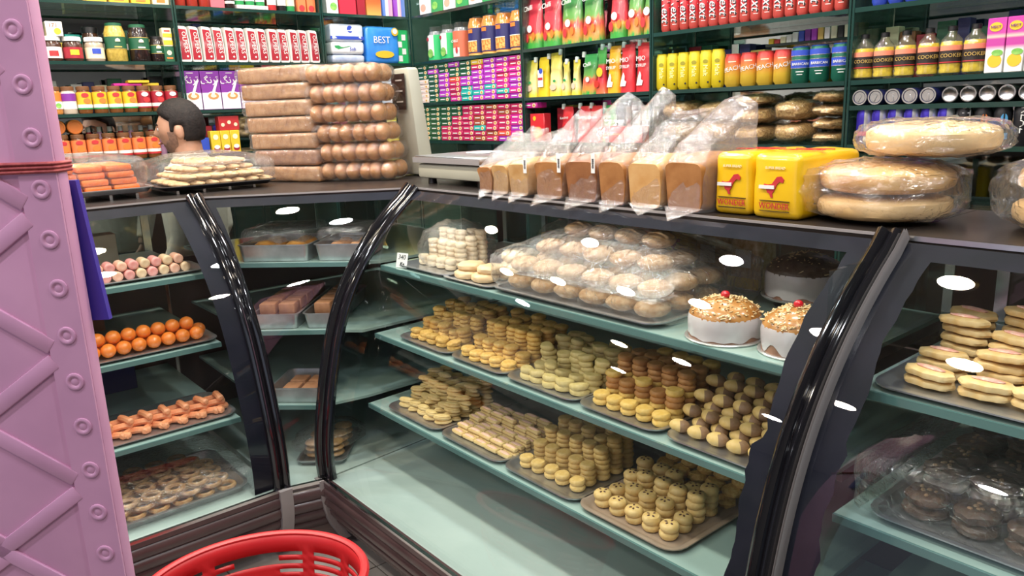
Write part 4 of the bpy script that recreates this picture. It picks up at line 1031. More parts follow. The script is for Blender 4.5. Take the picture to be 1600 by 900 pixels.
EMB = [(-.020,.026),(-.014,.022),(-.010,.012),(-.004,.010),(.000,.000),(.006,.000),(.004,.010),(.010,.018),(.016,.032),(.024,.040),(.034,.038),(.036,.046),(.028,.054),(.016,.052),(.010,.044),(.002,.034),(-.010,.032),(-.020,.034)]
def wrapped_loaf(label, x, y, rz, w_=.112):
    t = thing('wrapped_loaf', label, 'bread', (x, y, TOP), rz)
    sd = x*17
    add('loaf_wrapper', mv(rbox(w_, .26, .150, .016, 3, 3, lambda p: p+Vector((nz(p*22, 1, .003), nz(p*22+Vector((5,sd,0)), 1, .004), nz(p*22+Vector((sd,0,7)), 1, .003)*(p.z > .02)))), 0, .13, 0), WRAP, t)
    add('wrapper_fold', mv(rbox(w_*.95, .11, .07, .02, 2, 2, lambda p: p+Vector((nz(p*40, 1, .006), 0, nz(p*40, 1.1, .008)))), 0, .30, .02), WRAP, t)
    add('emblem', mv(uprism(EMB, 0, .0022), 0, 0, 0, None, (.92,1,.92)), RED, t, (-.010,-.0035,.050), smooth=False)
    plate(t, 'white_banner', .040, .008, -.020, -.0052, .070, WHITE, .0025)
    plate(t, 'print_line', .078, .0012, .0, -.003, .042, BLACK, .003); plate(t, 'print_line', .078, .0012, .0, -.003, .018, BLACK, .003)
    letter(t, 'WONDER', .0205, 0, -.0045, .030, RED, sx=.86)
    letter(t, 'SUPER BREAD', .0085, 0, -.0035, .118, CREAM)
    tp = letter(t, 'WONDER', .034, .0, .12, .1535, RED, sx=.8); tp.rotation_euler = (-PI/2, 0, PI/2*0+.0); tp.location = (0, .10, .1535)
    add('top_line', box(w_*.8, .004, .002, 0, .16, .151), RED, t, smooth=False)
    return t
wrapped_loaf('yellow wrapped loaf with a red emblem, beside the biggest bagged loaf', -1.100, 1.61, .0, .106)
wrapped_loaf('yellow wrapped loaf with a red emblem, beside the round flat breads', -.978, 1.60, -.03, .125)
# round flat breads in bags
def disc_bread(r, h, sd):
    return ball(r, r, h/2, 32, 16, lambda d, q: Vector((q.x, q.y, math.copysign(abs(d.z)**.55, d.z)*h/2+h/2))*(1+nz(d+Vector((sd,0,0)), 2.2, .035)), 0, 0, 0)
def flat_bag(r, h, sd, sx=1.07, sy=1.05):
    def fn(d, q):
        c, s = d.x, d.y
        m = max(abs(c), abs(s), .001)
        rr = math.hypot(c, s)
        k = 1+.30*(rr/m-1)
        x, y = c*r*sx*k, s*r*sy*k
        z = math.copysign(abs(d.z)**.6, d.z)*h/2*1.08+h/2
        p = Vector((x, y, z))
        w_ = min(1, rr*1.1)
        return p+Vector((nz((c*4+sd, s*4, d.z*4), 1.2, .016), nz((c*4, s*4+sd, d.z*4), 1.2, .016), abs(nz((c*5+sd, s*5, d.z*2), 1.5, .016))*w_))+d*nz((c*11+sd, s*11, d.z*11), 1, .005)
    g = ball(1, 1, 1, 44, 20, fn)
    return warp(g, lambda p: Vector((p.x, p.y, max(p.z, .0015))))
def flat_bread(label, x, y, z, r, layers, rz, tilt=0, sx=1.2):
    t = thing('bagged_flatbread', label, 'bread', (x, y, z), rot=(tilt, 0, rz))
    zz = .002
    for i, (h, m) in enumerate(layers):
        add('bread_round', disc_bread(r*(1-.01*i), h, x*9+i), m, t, (.004*i, 0, zz)); zz += h*.92
    add('plastic_bag', flat_bag(r*1.04, zz+.008, x*13, sx), FILM, t)
flat_bread('pair of round flat breads in a clear bag at the counter edge', -.792, 1.735, TOP, .138, [(.062, BUNM), (.068, BUNTOP)], .1)
flat_bread('round flat bread in a clear bag lying on top of the pair', -.725, 1.80, TOP+.139, .135, [(.072, BUNM)], .35, .03, 1.12)
flat_bread('pair of round flat breads in a bag farther along the counter', -.40, 1.80, TOP, .15, [(.070, BUNM), (.075, BUNTOP)], .6)
# stacks of packed loaves and rolls on the corner top
RUSK = M('toasted slab crust', (.30,.14,.055), .5, col2=(.44,.25,.12), scale=26, bump=.3, bscale=55)
RUSKD = M('dark toasted slab crust', (.20,.085,.045), .5, col2=(.32,.16,.085), scale=26, bump=.3, bscale=55)
words = ['bottom', 'second', 'third', 'fourth', 'fifth', 'sixth', 'top']
for i in range(7):
    sh = [.025,.012,0,-.02,-.022,-.035,-.04][i]
    wd = [.345,.355,.36,.37,.375,.38,.40][i]
    t = thing('packed_loaf', f'packed brown slab loaf, {words[i]} of the seven in the stack', 'bread', (-3.32+.18+sh-.060, 1.335+.068-.018, TOP+.0695*i), .43)
    sd = i*5.1
    add('slab_loaf', mv(rbox(wd-.01, .11, .064, .012, 3, 3, lambda p: p+Vector((nz(p*18+Vector((sd,0,0)), 1, .005), nz(p*18+Vector((0,sd,0)), 1, .005), nz(p*16+Vector((0,0,sd)), 1, .004)*(p.z > .01)))), 0, .057, 0), RUSKD if i in (1,) else RUSK, t)
    add('plastic_wrap', mv(rbox(wd+.002, .118, .0675, .016, 3, 4, lambda p: p+Vector((nz(p*30+Vector((sd,3,0)), 1, .006)-(.02*abs(nz(p*60, 1, 1)) if p.x < -wd*.47 else 0), nz(p*30+Vector((3,sd,0)), 1, .005), nz(p*30+Vector((0,3,sd)), 1, .004)*(p.z > .012)*(p.z < .05)))), -.004, .057, 0), FILM, t)
for i in range(6):
    sh = [.0,-.005,-.02,-.035,-.03,-.045][i]
    t = thing('packed_rolls', f'packed row of brown rolls, {words[i] if i < 5 else "top"} of the six in the stack', 'bread', (-2.875+sh*.78-.028, 1.58+sh*.62-.014, TOP+.0800*i), .672)
    wd = .315
    for j in range(6):
        for r_ in range(2):
            x = -wd/2+wd/6*(j+.5)
            add('roll', lambda: ball(.0315, .062, .0385, 14, 10, lambda d, q: Vector((q.x, q.y, q.z+.0385)) if d.z > -.6 else Vector((q.x, q.y, max(q.z+.0385, .004)))), ROLLM, t, (x, .055+.11*r_, .001), (0, RND.uniform(-.16,.16)+(.12 if i in (2,5) else 0), RND.uniform(-.08,.08)), key=('roll', 1))
    sd = i*3.7
    add('plastic_wrap', mv(rbox(wd+.03, .245, .0775, .034, 4, 3, lambda p: p+Vector((nz(p*26+Vector((sd,3,0)), 1, .007), nz(p*26+Vector((3,sd,0)), 1, .004), nz(p*26+Vector((0,3,sd)), 1, .003)*(p.z > .015)*(p.z < .06)))), -.002, .11, 0), FILM3, t)
# weighing scale
BEIGE = M('beige scale housing', (.40,.39,.31), .45, col2=(.36,.35,.28), scale=5)
t = thing('weighing_scale', 'beige weighing scale with a steel platform and an upright display', 'scale', (-2.375, 1.66, TOP))
for x in (-.16,.16):
    for y in (.04,.24): add('rubber_foot', lambda: lathe([(0,0),(.018,0),(.015,.024),(0,.024)], 14), BLACK, t, (x, y, 0), key='sf')
add('housing', mv(rbox(.40, .30, .055, .010, 2), 0, .15, .022), BEIGE, t)
add('platform', mv(rbox(.425, .32, .028, .008, 2), 0, .15, .080), STEEL, t)
add('platform_lip', box(.425, .003, .020, 0, -.0115, .082), GREYTRIM, t, smooth=False)
add('arm', mv(rbox(.30, .05, .035, .006, 2), -.33, .24, .012), BEIGE, t)
dp = add('display_post', mv(rbox(.165, .075, .455, .012, 2, 0, lambda p: Vector((p.x*(1-.30*p.z/.455)-.02*p.z/.455, p.y*(1-.25*p.z/.455)-.02*p.z/.455, p.z))), -.545, .225, .004), BEIGE, t)
add('display_window', box(.105, .004, .150, -.595+.02, .169, .285), M('dark display', (.035,.02,.018), .15), t, smooth=False)
for k in range(3): add('digit_row', box(.05, .002, .006, -.565, .1665, .315+.045*k), M('pale digit print', (.55,.5,.45), .5), t, smooth=False)
for k in range(3): add('paper_bag', mv(rbox(.10, .10, .004, .0015, 1), 0, 0, .109+.004*k), WHITE, t, (-.03+.02*k, .2, 0), (0, 0, .2*k), key=None) if k == 0 else None
def drape(w_, d_, h_, sd, heap=.45, a=.006, bev=.03):
    def fn(p):
        u, v = abs(p.x)/(w_/2), abs(p.y)/(d_/2)
        t = p.z/h_
        q = p+Vector((nz(p*16+Vector((sd,0,0)), 1, a), nz(p*16+Vector((0,sd,0)), 1, a), 0))
        q.z = max(.0008, p.z*(1-heap*max(u, v)**2*t)+nz(p*15+Vector((0,0,sd)), 1, a*1.5)*t+nz(p*45+Vector((0,0,sd)), 1, a*.5)*t)
        return q
    v, f = rbox(w_, d_, h_, min(bev, h_*.45), 3, 5, fn)
    return v, [q for q in f if max(v[i][2] for i in q) > .012]
# tray of wrapped orange cakes, tray of wrapped pastries
def tray_geo(w_, d_, h_, lip=.014, r=.025, th=.0022, flare=.012):
    def ring(dw, z, rr): return [Vector((x, y, z)) for x, y in rrect(w_+dw, d_+dw, max(rr, .004), 4)]
    return loft([ring(0, 0, r), ring(flare*2, h_, r+flare), ring(flare*2+lip*2, h_+.001, r+flare+lip), ring(flare*2+lip*2, h_-.002, r+flare+lip), ring(flare*2+.004, h_-.003, r+flare), ring(-.004, th, r), ])[0:2] if False else \
        loft([ring(-.02, 0, r), ring(0, 0.001, r), ring(flare*2+.004, h_-.003, r+flare), ring(flare*2+lip*2, h_-.003, r+flare+lip), ring(flare*2+lip*2, h_, r+flare+lip), ring(flare*2, h_, r+flare), ring(-.002, th+.002, r), ring(-.02, th+.001, r*.8)])
def tray(label, x, y, z, w_, d_, h_, rz=0, m=TRAYM, lip=.012, group=None, flare=.010):
    t = add('serving_tray', tray_geo(w_, d_, h_, lip, flare=flare), m, None, (x, y, z), (0, 0, rz), label=label, cat='tray', group=group)
    return t
OCAKE = M('orange cake', (.62,.11,.012), .5, col2=(.72,.19,.025), scale=16, bump=.2, var=.1)
tray('steel tray under the wrapped orange cakes', -3.285, .595, TOP+.0195, .36, .42, .020, 0, TRAYM)
add('cooling_rack', join(*[box(.36, .01, .018, -3.285, .40+.09*i, TOP) for i in range(5)]), STEEL, label='low steel rack under the orange cake tray', cat='rack', smooth=False)
for k in range(4):
    for i in range(4):
        add('orange_cake', lambda: mv(rbox(.30, .090, .0235, .007, 2, 1, lambda p: p+Vector((nz(p*20, 1, .004), nz(p*20, 1.1, .004), 0))), 0, 0, 0), OCAKE, None, (-3.285+RND.uniform(-.006,.006), .445+.097*i+RND.uniform(-.001,.001)-.006*k, TOP+.0275+.025*k), (0, 0, RND.uniform(-.012,.012)), key='oc', label=f'orange cake slab in the wrapped pile, layer {NUM[k]}, place {NUM[i]} from the pink door', cat='cake', group='orange cake slabs')
add('plastic_wrap', drape(.37, .445, .125, 6.6, .12, .006), FILM3, None, (-3.285, .588, TOP+.0405), label='crumpled clear plastic wrapped over the orange cakes', cat='plastic wrap')
tray('dark baking tray of sugar-dusted pastries on the side counter', -3.255, 1.075, TOP+.0128, .36, .40, .018, -.10, DARKTRAY, .02)
add('cooling_rack', join(*[box(.34, .01, .012, -3.255, .90+.1*i, TOP) for i in range(4)]), STEEL, label='low rack under the dark pastry tray', cat='rack', smooth=False)
PASTRY = M('pale puff pastry', (.50,.29,.11), .5, col2=(.66,.48,.28), scale=45, bump=.3, var=.1)
for k in range(4):
    for i in range(7-k):
        for j in range(4 if k < 2 else 3):
            add('pastry_twist', lambda: ball(.044, .0215, .0115, 16, 8, lambda d, q: Vector((math.copysign(abs(d.x)**.7, d.x)*.044, q.y*(1+.14*sin(9*d.x)), q.z*(1+.12*cos(11*d.x))+.0130))), PASTRY, None, (-3.385+.082*j+(.03 if k > 1 else 0)+RND.uniform(-.003,.003), .925+.055*i+.027*k+RND.uniform(-.002,.002), TOP+.0185+.0262*k), (RND.uniform(-.03,.03), RND.uniform(-.03,.03), .75+RND.uniform(-.06,.06)), key='pt2', label=f'sugar-dusted pastry twist on the dark tray, layer {NUM[k]}, row {NUM[j]}, place {NUM[i]}', cat='pastry', group='pastry twists on the dark tray')
add('plastic_wrap', drape(.40, .455, .122, 2.2, .35, .004), FILM3, None, (-3.255, 1.075, TOP+.0330), (0, 0, -.10), label='clear plastic laid over the pastry twists', cat='plastic wrap')

# ------------------------------------------------------------------ biscuits, cakes and sweets inside the counters
def cookie_geo(r, th, sd=0, nn=14, edge=.35, bumpy=.0015, sx=1, dome=1.05):
    g = lathe([(0,0),(r*.86,0),(r,th*edge),(r*.985,th*.72),(r*.82,th),(r*.4,th*dome),(0,th*dome)], nn)
    return warp(g, lambda p: Vector((p.x*sx, p.y, p.z))+Vector((nz(p*90+Vector((sd,0,0)), 1, bumpy), nz(p*90+Vector((0,sd,0)), 1, bumpy), nz(p*90+Vector((0,0,sd)), 1, bumpy*.6)*(p.z > .002))))
def cookies(name, label, group, geo, nvar, mats, x0, y0, z, nx, dx, heights, dy, th, jit=.003, yaw=PI, topping=None, cat='biscuit', stagger=0, tilt=0, along='x', matfn=None, drop=0, slant=0):
    """columns of biscuits; heights gives the number in each row from the front to the back"""
    for j, hgt in enumerate(heights):
        for i in range(nx):
            n_ = hgt if isinstance(hgt, int) else hgt[i]
            n_ += RND.choice([0,0,-1]) if n_ > 2 else 0
            ox, oy = RND.uniform(-jit, jit), RND.uniform(-jit, jit)
            if drop and RND.random() < drop: continue
            for k in range(n_):
                u = x0+dx*(i+.5)+(dx*.5*stagger if j % 2 else 0)+ox+RND.uniform(-jit, jit)*.6
                v = y0+dy*(j+.5)+oy+RND.uniform(-jit, jit)*.6
                loc = (u, v, z+th*k) if along == 'x' else (y0*0-v, u, z+th*k)
                vi = RND.randrange(nvar)
                m = matfn(j, k, i) if matfn else mats[vi % len(mats)]
                o = add(name, lambda: geo(vi), m, None, loc, (RND.uniform(-tilt,tilt), RND.uniform(-tilt,tilt), RND.uniform(-yaw, yaw)+slant), key=(name, group, vi), label=f'{label}, layer {NUM[k]}, row {NUM[j]}, place {NUM[i]}', cat=cat, group=group)
                if topping and k >= n_-1: topping(o, vi)
def T(z): return z+.0062       # the inside of a tray standing on a shelf
B1 = M('golden rough biscuit', (.54,.30,.06), .6, col2=(.68,.44,.13), scale=130, bump=.5, bscale=160, var=.12)
B2 = M('golden crisp biscuit', (.64,.36,.065), .6, col2=(.74,.49,.15), scale=110, bump=.3, bscale=140, var=.10)
B3 = M('pale olive biscuit', (.54,.42,.15), .55, col2=(.63,.51,.22), scale=60, bump=.2, var=.08)
B4 = M('yellow sandwich biscuit', (.66,.42,.09), .6, col2=(.73,.50,.15), scale=80, bump=.3, var=.06)
B4b = M('brown sandwich biscuit', (.40,.18,.05), .6, col2=(.48,.24,.08), scale=80, bump=.3, var=.10)
B5 = M('vanilla half biscuit', (.68,.46,.15), .5, col2=(.74,.54,.22), scale=60, bump=.15, var=.06)
CHOC = M('chocolate biscuit half', (.26,.15,.08), .55, col2=(.34,.21,.12), scale=60, bump=.2, var=.1)
B6 = M('pale cream biscuit', (.66,.47,.18), .5, col2=(.74,.56,.26), scale=60, bump=.15, var=.08)
PNK = M('pink sugar glaze', (.74,.42,.32), .4, col2=(.78,.55,.40), scale=120, var=.05)
DOT = M('dark chocolate bits', (.09,.03,.015), .4)
def chips(o, vi):
    add('chocolate_bits', lambda: join(*[mv(ball(.0045, .003, .002, 6, 4), .009*cos(a), .009*sin(a), .0205, (0, 0, a)) for a in (.3, 2.2, 4.1, 5.2)]), DOT, o, key='chips')
def pinkglaze(o, vi):
    add('pink_glaze', lambda: mv(ball(.024, .0078, .003, 10, 6), 0, 0, .0135), PNK, o, key='pg')
# trays of the middle shelf (z = .775) and of the lower shelf (z = .52)
S2, S3 = .775, .52
tr2 = [(-2.11,.30),(-1.815,.27),(-1.525,.29),(-1.235,.27),(-.945,.27)]
for i, (x, w_) in enumerate(tr2):
    tray('steel tray on the middle glass shelf of the long counter under '+['the rough golden biscuits','the crisp golden biscuits','the olive rings','the sandwich biscuits','the two-tone biscuits'][i], x, 1.535, S2, w_-.03, .38, .014)
tr3 = [(-2.135,.31),(-1.805,.31),(-1.485,.30),(-1.165,.32)]
for i, (x, w_) in enumerate(tr3):
    tray('steel tray on the lowest glass shelf of the long counter under '+['the cream finger biscuits','the pink-topped fingers','the plain round stacks','the chocolate-topped stacks'][i], x, 1.485, S3, w_-.03, .38, .014, m=M('tan tray lining', (.42,.33,.26), .4, .3, col2=(.36,.27,.2), scale=9) if i == 3 else TRAYM)
cookies('nut_biscuit', 'rough golden biscuit in the first middle-shelf tray', 'rough golden biscuits', lambda v: cookie_geo(.0245, .0145, v*7, bumpy=.0035), 4, [B1], -2.245, 1.355, T(S2), 5, .0535, [2,4,6,7,7], .054, .0145, .006, tilt=.12)
cookies('crisp_biscuit', 'crisp golden biscuit in the second middle-shelf tray', 'crisp golden biscuits', lambda v: cookie_geo(.0245, .0135, v*7, bumpy=.002), 3, [B2], -1.945, 1.355, T(S2), 5, .052, [2,4,7,7,8], .053, .0137, .005, tilt=.06)
cookies('bean_biscuit', 'olive bean-shaped biscuit in the third middle-shelf tray', 'olive bean-shaped biscuits', lambda v: warp(cookie_geo(.019, .016, v*7, sx=1.55), lambda p: p+Vector((0, 9*p.x*p.x, 0))), 3, [B3], -1.655, 1.355, T(S2), 5, .053, [2,3,5,6,6], .050, .0155, .006, yaw=.7, tilt=.14)
cookies('sandwich_biscuit', 'round sandwich biscuit in the fourth middle-shelf tray', 'sandwich biscuits', lambda v: cookie_geo(.0235, .0155, v*7), 3, [B4], -1.36, 1.36, T(S2), 5, .0505, [2,5,7,7,7], .051, .0158, .002, matfn=lambda j, k, i: B4 if k+j < 3 else (B4b if (j+k) % 5 else B4))
def two_tone(o, vi): pass
def halfchoc(v):
    return ball(.0262, .0195, .0155, 16, 10, lambda d, q: Vector((q.x, q.y, q.z+.0145)))
cnt = 0
for j in range(5):
    for i in range(5):
        for k in range(min(1+j, 4)):
            x, y, z = -1.075+.054*i+(.027 if (k+j) % 2 else 0), 1.385+.047*j, T(S2)+.0255*k
            if k and i == 4 and (k+j) % 2: continue
            o = add('two_tone_biscuit', lambda: halfchoc(0), B5, None, (x, y, z), (RND.uniform(-.1,.1), 0, RND.uniform(-.5,.5)), key='hc', label=f'two-tone oval biscuit beside the ragged glass border, layer {NUM[k]}, row {NUM[j]}, place {NUM[i]}', cat='biscuit', group='two-tone biscuits')
            add('chocolate_half', lambda: ball(.0268, .0200, .0160, 16, 10, lambda d, q: Vector((max(q.x, .002+.003*sin(5*d.y)) if True else 0, q.y*(1 if d.x > 0 else .6), (q.z if d.x > 0 else q.z*.6)+.0145))), CHOC, o, rot=(0, 0, 0), key='hcc')
cookies('finger_biscuit', 'cream finger biscuit in the first lowest-shelf tray', 'cream finger biscuits', lambda v: join(mv(ball(.031, .0155, .0072, 14, 8, lambda d, q: Vector((q.x, q.y, math.copysign(abs(d.z)**.55, d.z)*.0066))), 0, 0, .0066), mv(ball(.027, .0125, .003, 12, 6), 0, 0, .0135)), 1, [B6], -2.275, 1.315, T(S3), 5, .056, [2,4,6,7,7], .045, .0150, .005, yaw=.6, tilt=.10, slant=.5)
cookies('glazed_finger', 'pink-topped finger biscuit in the second lowest-shelf tray', 'pink-topped finger biscuits', lambda v: mv(rbox(.058, .021, .0135, .006, 2), 0, 0, 0), 1, [B6], -1.945, 1.315, T(S3), 5, .059, [1,2,2,3,3,4,4,5], .0235, .0138, .0015, yaw=.05, topping=pinkglaze)
cookies('round_biscuit', 'plain round biscuit in the third lowest-shelf tray', 'plain round biscuits', lambda v: cookie_geo(.0225, .0150, v*7, bumpy=.001), 3, [M('plain golden biscuit', (.62,.41,.12), .55, col2=(.70,.50,.19), scale=90, bump=.2, var=.08)], -1.615, 1.315, T(S3), 5, .0505, [2,4,6,7,7], .051, .0152, .003)
cookies('topped_biscuit', 'chocolate-specked biscuit in the last lowest-shelf tray', 'chocolate-topped biscuits', lambda v: cookie_geo(.0240, .0185, v*7, dome=1.12, bumpy=.0012), 3, [M('pale swirl biscuit', (.68,.46,.16), .5, col2=(.76,.56,.24), scale=60, bump=.2, var=.06)], -1.305, 1.305, T(S3), 5, .0535, [2,3,4,4], .055, .0185, .004, topping=chips)
for i in range(5):
    for k in range(4):
        add('oat_biscuit', lambda: cookie_geo(.026, .018, 3, bumpy=.005), B1, None, (-1.28+.054*i+.01*k, 1.565+.025*(k % 2), T(S3)+.0185*k), (.1, .1, RND.uniform(0, 6)), key='brk', label=f'rough oat biscuit behind the chocolate-specked stacks, layer {NUM[k]}, place {NUM[i]}', cat='biscuit', group='rough oat biscuits')
# upper shelf of the long counter
S1 = 1.02
tray('steel tray under the wrapped small oval biscuits', -2.16, 1.56, S1, .27, .34, .012)
PALEB = M('pale shortbread', (.74,.58,.38), .55, col2=(.78,.64,.46), scale=40, bump=.15, var=.06)
cookies('oval_biscuit', 'small pale oval biscuit behind the price card', 'small pale oval biscuits', lambda v: cookie_geo(.0185, .0165, v*5, sx=1.35), 2, [PALEB], -2.28, 1.435, T(S1), 4, .052, [2,5,7,7], .045, .0168, .002, yaw=.2)
add('plastic_wrap', ball(.135, .135, .095, 26, 14, lambda d, q: Vector((q.x, q.y, max(q.z, -.05)))+d*(nz(d, 4, .014)+nz(d, 11, .006)), -2.16, 1.53, S1+.065), FILM3, label='crumpled film over the small pale oval biscuits', cat='plastic wrap')
t = thing('price_card', 'small white handwritten price card against the glass shelf edge', 'card', (-2.275, 1.372, S1+.0005), .25)
add('card', mv(rbox(.052, .0015, .052, .0006, 1), 0, 0, 0, (-.25, 0, 0)), WHITE, t); a = letter(t, '340', .024, 0, .0085, .036, BLACK, shear=.15); a.rotation_euler.x = -.25; a = letter(t, 'Kg', .018, .004, .0015, .014, BLACK, shear=.15); a.rotation_euler.x = -.25
tray('steel tray under the big flat biscuits', -1.90, 1.55, S1, .23, .33, .010)
BIGB = M('large golden biscuit', (.66,.45,.24), .55, col2=(.72,.53,.31), scale=25, bump=.15, var=.06)
for i, (x, y, z) in enumerate([(-1.955,1.425,0),(-1.87,1.43,0),(-1.955,1.44,.023),(-1.865,1.45,.023),(-1.955,1.49,.0),(-1.86,1.50,0)]):
    add('flat_biscuit', lambda: cookie_geo(.045, .0225, 4, 20, sx=1.0, bumpy=.003), BIGB, None, (x, y, T(S1)+z), (0, 0, i), key='fb', label=f'large flat biscuit heaped near the price card, {["front","front","top","top","rear","rear"][i]} one by {["small ovals","rusks"][i % 2]}', cat='biscuit', group='large flat biscuits')
for k in range(2): add('round_biscuit', lambda: cookie_geo(.062, .034, 2, 24, bumpy=.002), M('large round shortbread', (.72,.56,.36), .55, col2=(.76,.62,.43), scale=25), None, (-1.905+.006*k, 1.60, T(S1)+.034*k), key='rbz', label=['large round shortbread underneath its twin','large round shortbread lying on its twin'][k], cat='biscuit')
tray('long steel tray holding the bagged round rusks', -1.455, 1.565, S1, .59, .36, .016)
RUS = M('sugared round rusk', (.36,.19,.07), .55, col2=(.52,.35,.19), scale=60, bump=.4, bscale=80, var=.08)
for k, (nx_, ny_) in enumerate([(6,3),(6,3),(5,2),(4,1)]):
    for i in range(nx_):
        for j in range(ny_):
            add('round_rusk', lambda: ball(.0470, .046, .0225, 18, 10, lambda d, q: Vector((q.x, q.y, q.z+.0225))+d*nz(d, 4, .003)), RUS, None, (-1.455+(i-(nx_-1)/2)*.0985+RND.uniform(-.001,.001)+.01*(k == 3), 1.545+(j-(ny_-1)/2)*.100+RND.uniform(-.001,.001)+.010*k, T(S1)+.002+.0485*k), (RND.uniform(-.06,.06), RND.uniform(-.06,.06), RND.uniform(0,6)), key='rus', label=f'round rusk inside the big clear bag, layer {NUM[k]}, row {NUM[j]}, place {NUM[i]}', cat='rusk', group='round rusks in the clear bag')
def under_glass(p):
    while p.z > .01 and BY-G(p.z+S1)+.025 > p.y+1.582: p.z -= .004
    return p
add('plastic_bag', warp(drape(.70, .42, .208, 5.7, .42, .010, .05), under_glass), FILM, None, (-1.452, 1.582, S1+.0005), label='big clear bag draped over the heap of round rusks', cat='plastic bag')
# cakes
ICING = M('white icing with collar', (.66,.62,.62), .25, col2=(.50,.44,.44), scale=10, coat=.5)
CAKEB = M('brown sponge', (.22,.10,.06), .6, col2=(.30,.15,.09), scale=40)
CARA = M('caramel glaze', (.36,.14,.03), .25, col2=(.50,.24,.07), scale=24, coat=.5)
CHGL = M('dark chocolate shavings', (.07,.04,.025), .4, col2=(.14,.09,.06), scale=50, bump=.4)
ALM = M('almond flakes', (.80,.62,.36), .5, col2=(.70,.48,.22), scale=70, var=.1)
def cake(label, x, y, z, r, h, top, flakes, cherry, seed):
    t = thing('cake', label, 'cake', (x, y, z), seed)
    rd = random.Random(seed)
    add('cake_board', lambda: lathe([(0,0),(r*1.08,0),(r*1.10,.003),(r*1.08,.005),(0,.005)], 36), M('silver cake board', (.75,.74,.72), .25, .7), t)
    add('sponge', lathe([(0,.005),(r*.985,.005),(r*.985,h*.6),(0,h*.6)], 32), CAKEB, t)
    def drip(p):
        a = math.atan2(p.y, p.x)
        if p.z < h*.3: p.z = max(.006, h*(.10+.30*noise.noise(Vector((a*2.2, seed, 0)))))
        return p
    add('icing', warp(lathe([(r*1.0,.008),(r*1.012,h*.32),(r*1.012,h*.52),(r*.98,h*.62),(r*.9,h*.66)], 64), drip), ICING, t)
    add('glaze_dome', warp(lathe([(r*.99,h*.585),(r*.97,h*.66),(r*.82,h*.82),(r*.55,h*.95),(r*.25,h),(0,h*1.01)], 36), lambda p: p+Vector((0,0,nz(p*60, 1, .003)))), top, t)
    def fl():
        gs = []
        for i in range(flakes):
            a, q = rd.uniform(0, 2*PI), math.sqrt(rd.random())
            zz = h*(.64+.36*(1-q**2.2))+.003
            gs.append(mv(box(.013, .0035, .0012), r*.97*q*cos(a), r*.97*q*sin(a), zz, (rd.uniform(-.6,.6), rd.uniform(-.6,.6), rd.uniform(0, 6))))
        return join(*gs)
    if flakes: add('almond_flakes', fl(), ALM, t, kind='stuff', smooth=False)
    if cherry: add('cherry', ball(.0105, .0105, .0095, 14, 10, None, 0, 0, h*1.01+.006), M('glossy cherry', (.55,.01,.02), .12, coat=.6), t)
cake('round caramel cake with almond flakes and a cherry, beside the rusks', -1.0, 1.448, S1, .082, .092, CARA, 240, True, 1.0)
cake('caramel cake with almond flakes and dripping icing, against the ragged glass border', -.828, 1.462, S1, .074, .096, CARA, 260, True, 2.4)
cake('dark chocolate topped cake standing behind the two caramel cakes', -1.005, 1.80, S1+.03, .098, .110, CHGL, 90, False, 4.2)
add('cake_stand', lathe([(0,0),(.07,0),(.075,.006),(.03,.012),(.03,.022),(.09,.026),(.09,.0295),(0,.0295)], 28), BLACK, None, (-1.005, 1.80, S1), label='low black stand under the dark chocolate cake', cat='stand')
# packs at the back of the upper shelf
NUTS = M('bagged nuts', (.50,.30,.12), .35, col2=(.72,.55,.32), scale=70, bump=.4, coat=.5)
for i, (x, w_, h_, m, lab) in enumerate([(-1.585,.115,.17,ORG,'orange wrapped bread behind the rusks'),(-1.46,.11,.165,WRAP,'yellow wrapped bread behind the rusks with a small red emblem'),(-1.335,.105,.155,NUTS,'bag of mixed nuts behind the cakes'),(-1.215,.10,.155,NUTS,'second bag of mixed nuts behind the cakes'),(-.88,.10,.16,WRAP,'yellow wrapped bread behind the chocolate cake')]):
    t = soft_pack('wrapped_pack', lab, ((x, 1.845, S1), 0), w_, .09, h_, m, 'pack')
    if i == 1: add('emblem', mv(uprism(EMB, 0, .002), 0, 0, 0, None, (.7,1,.7)), RED, t, (0,-.007,.09), smooth=False)
    if i in (2, 3): plate(t, 'white_label', .05, .05, 0, -.006, .07, WHITE, .002); plate(t, 'yellow_label', .1, .03, 0, -.005, .01, YEL, .002)
YP = M('yellow puff pastry', (.72,.45,.14), .5, col2=(.80,.58,.26), scale=30, bump=.4)
for i in range(6):
    add('puff_pastry', lambda: mv(rbox(.11, .05, .032, .012, 2, 2, lambda p: p+Vector((nz(p*40, 1, .004), nz(p*40, 1.1, .004), nz(p*40, 1.2, .004)*(p.z > .01)))), 0, 0, 0), YP, None, (-1.96+.115*(i % 2), 1.82+.05*(i//2 % 2)*0, S1+.0005+.0335*(i//2)), (0, 0, RND.uniform(-.1,.1)), key='ypf', label=f'yellow puff pastry bar at the back, layer {NUM[i//2]}, {["first","second"][i % 2]} pile', cat='pastry', group='puff pastry bars at the back')
add('plastic_wrap', ball(.15, .07, .085, 22, 12, lambda d, q: Vector((q.x, q.y, max(q.z, -.055)))+d*(nz(d, 4, .012)+nz(d, 10, .006)), -1.90, 1.82, S1+.062), FILM3, label='crumpled film over the puff pastry bars', cat='plastic wrap')

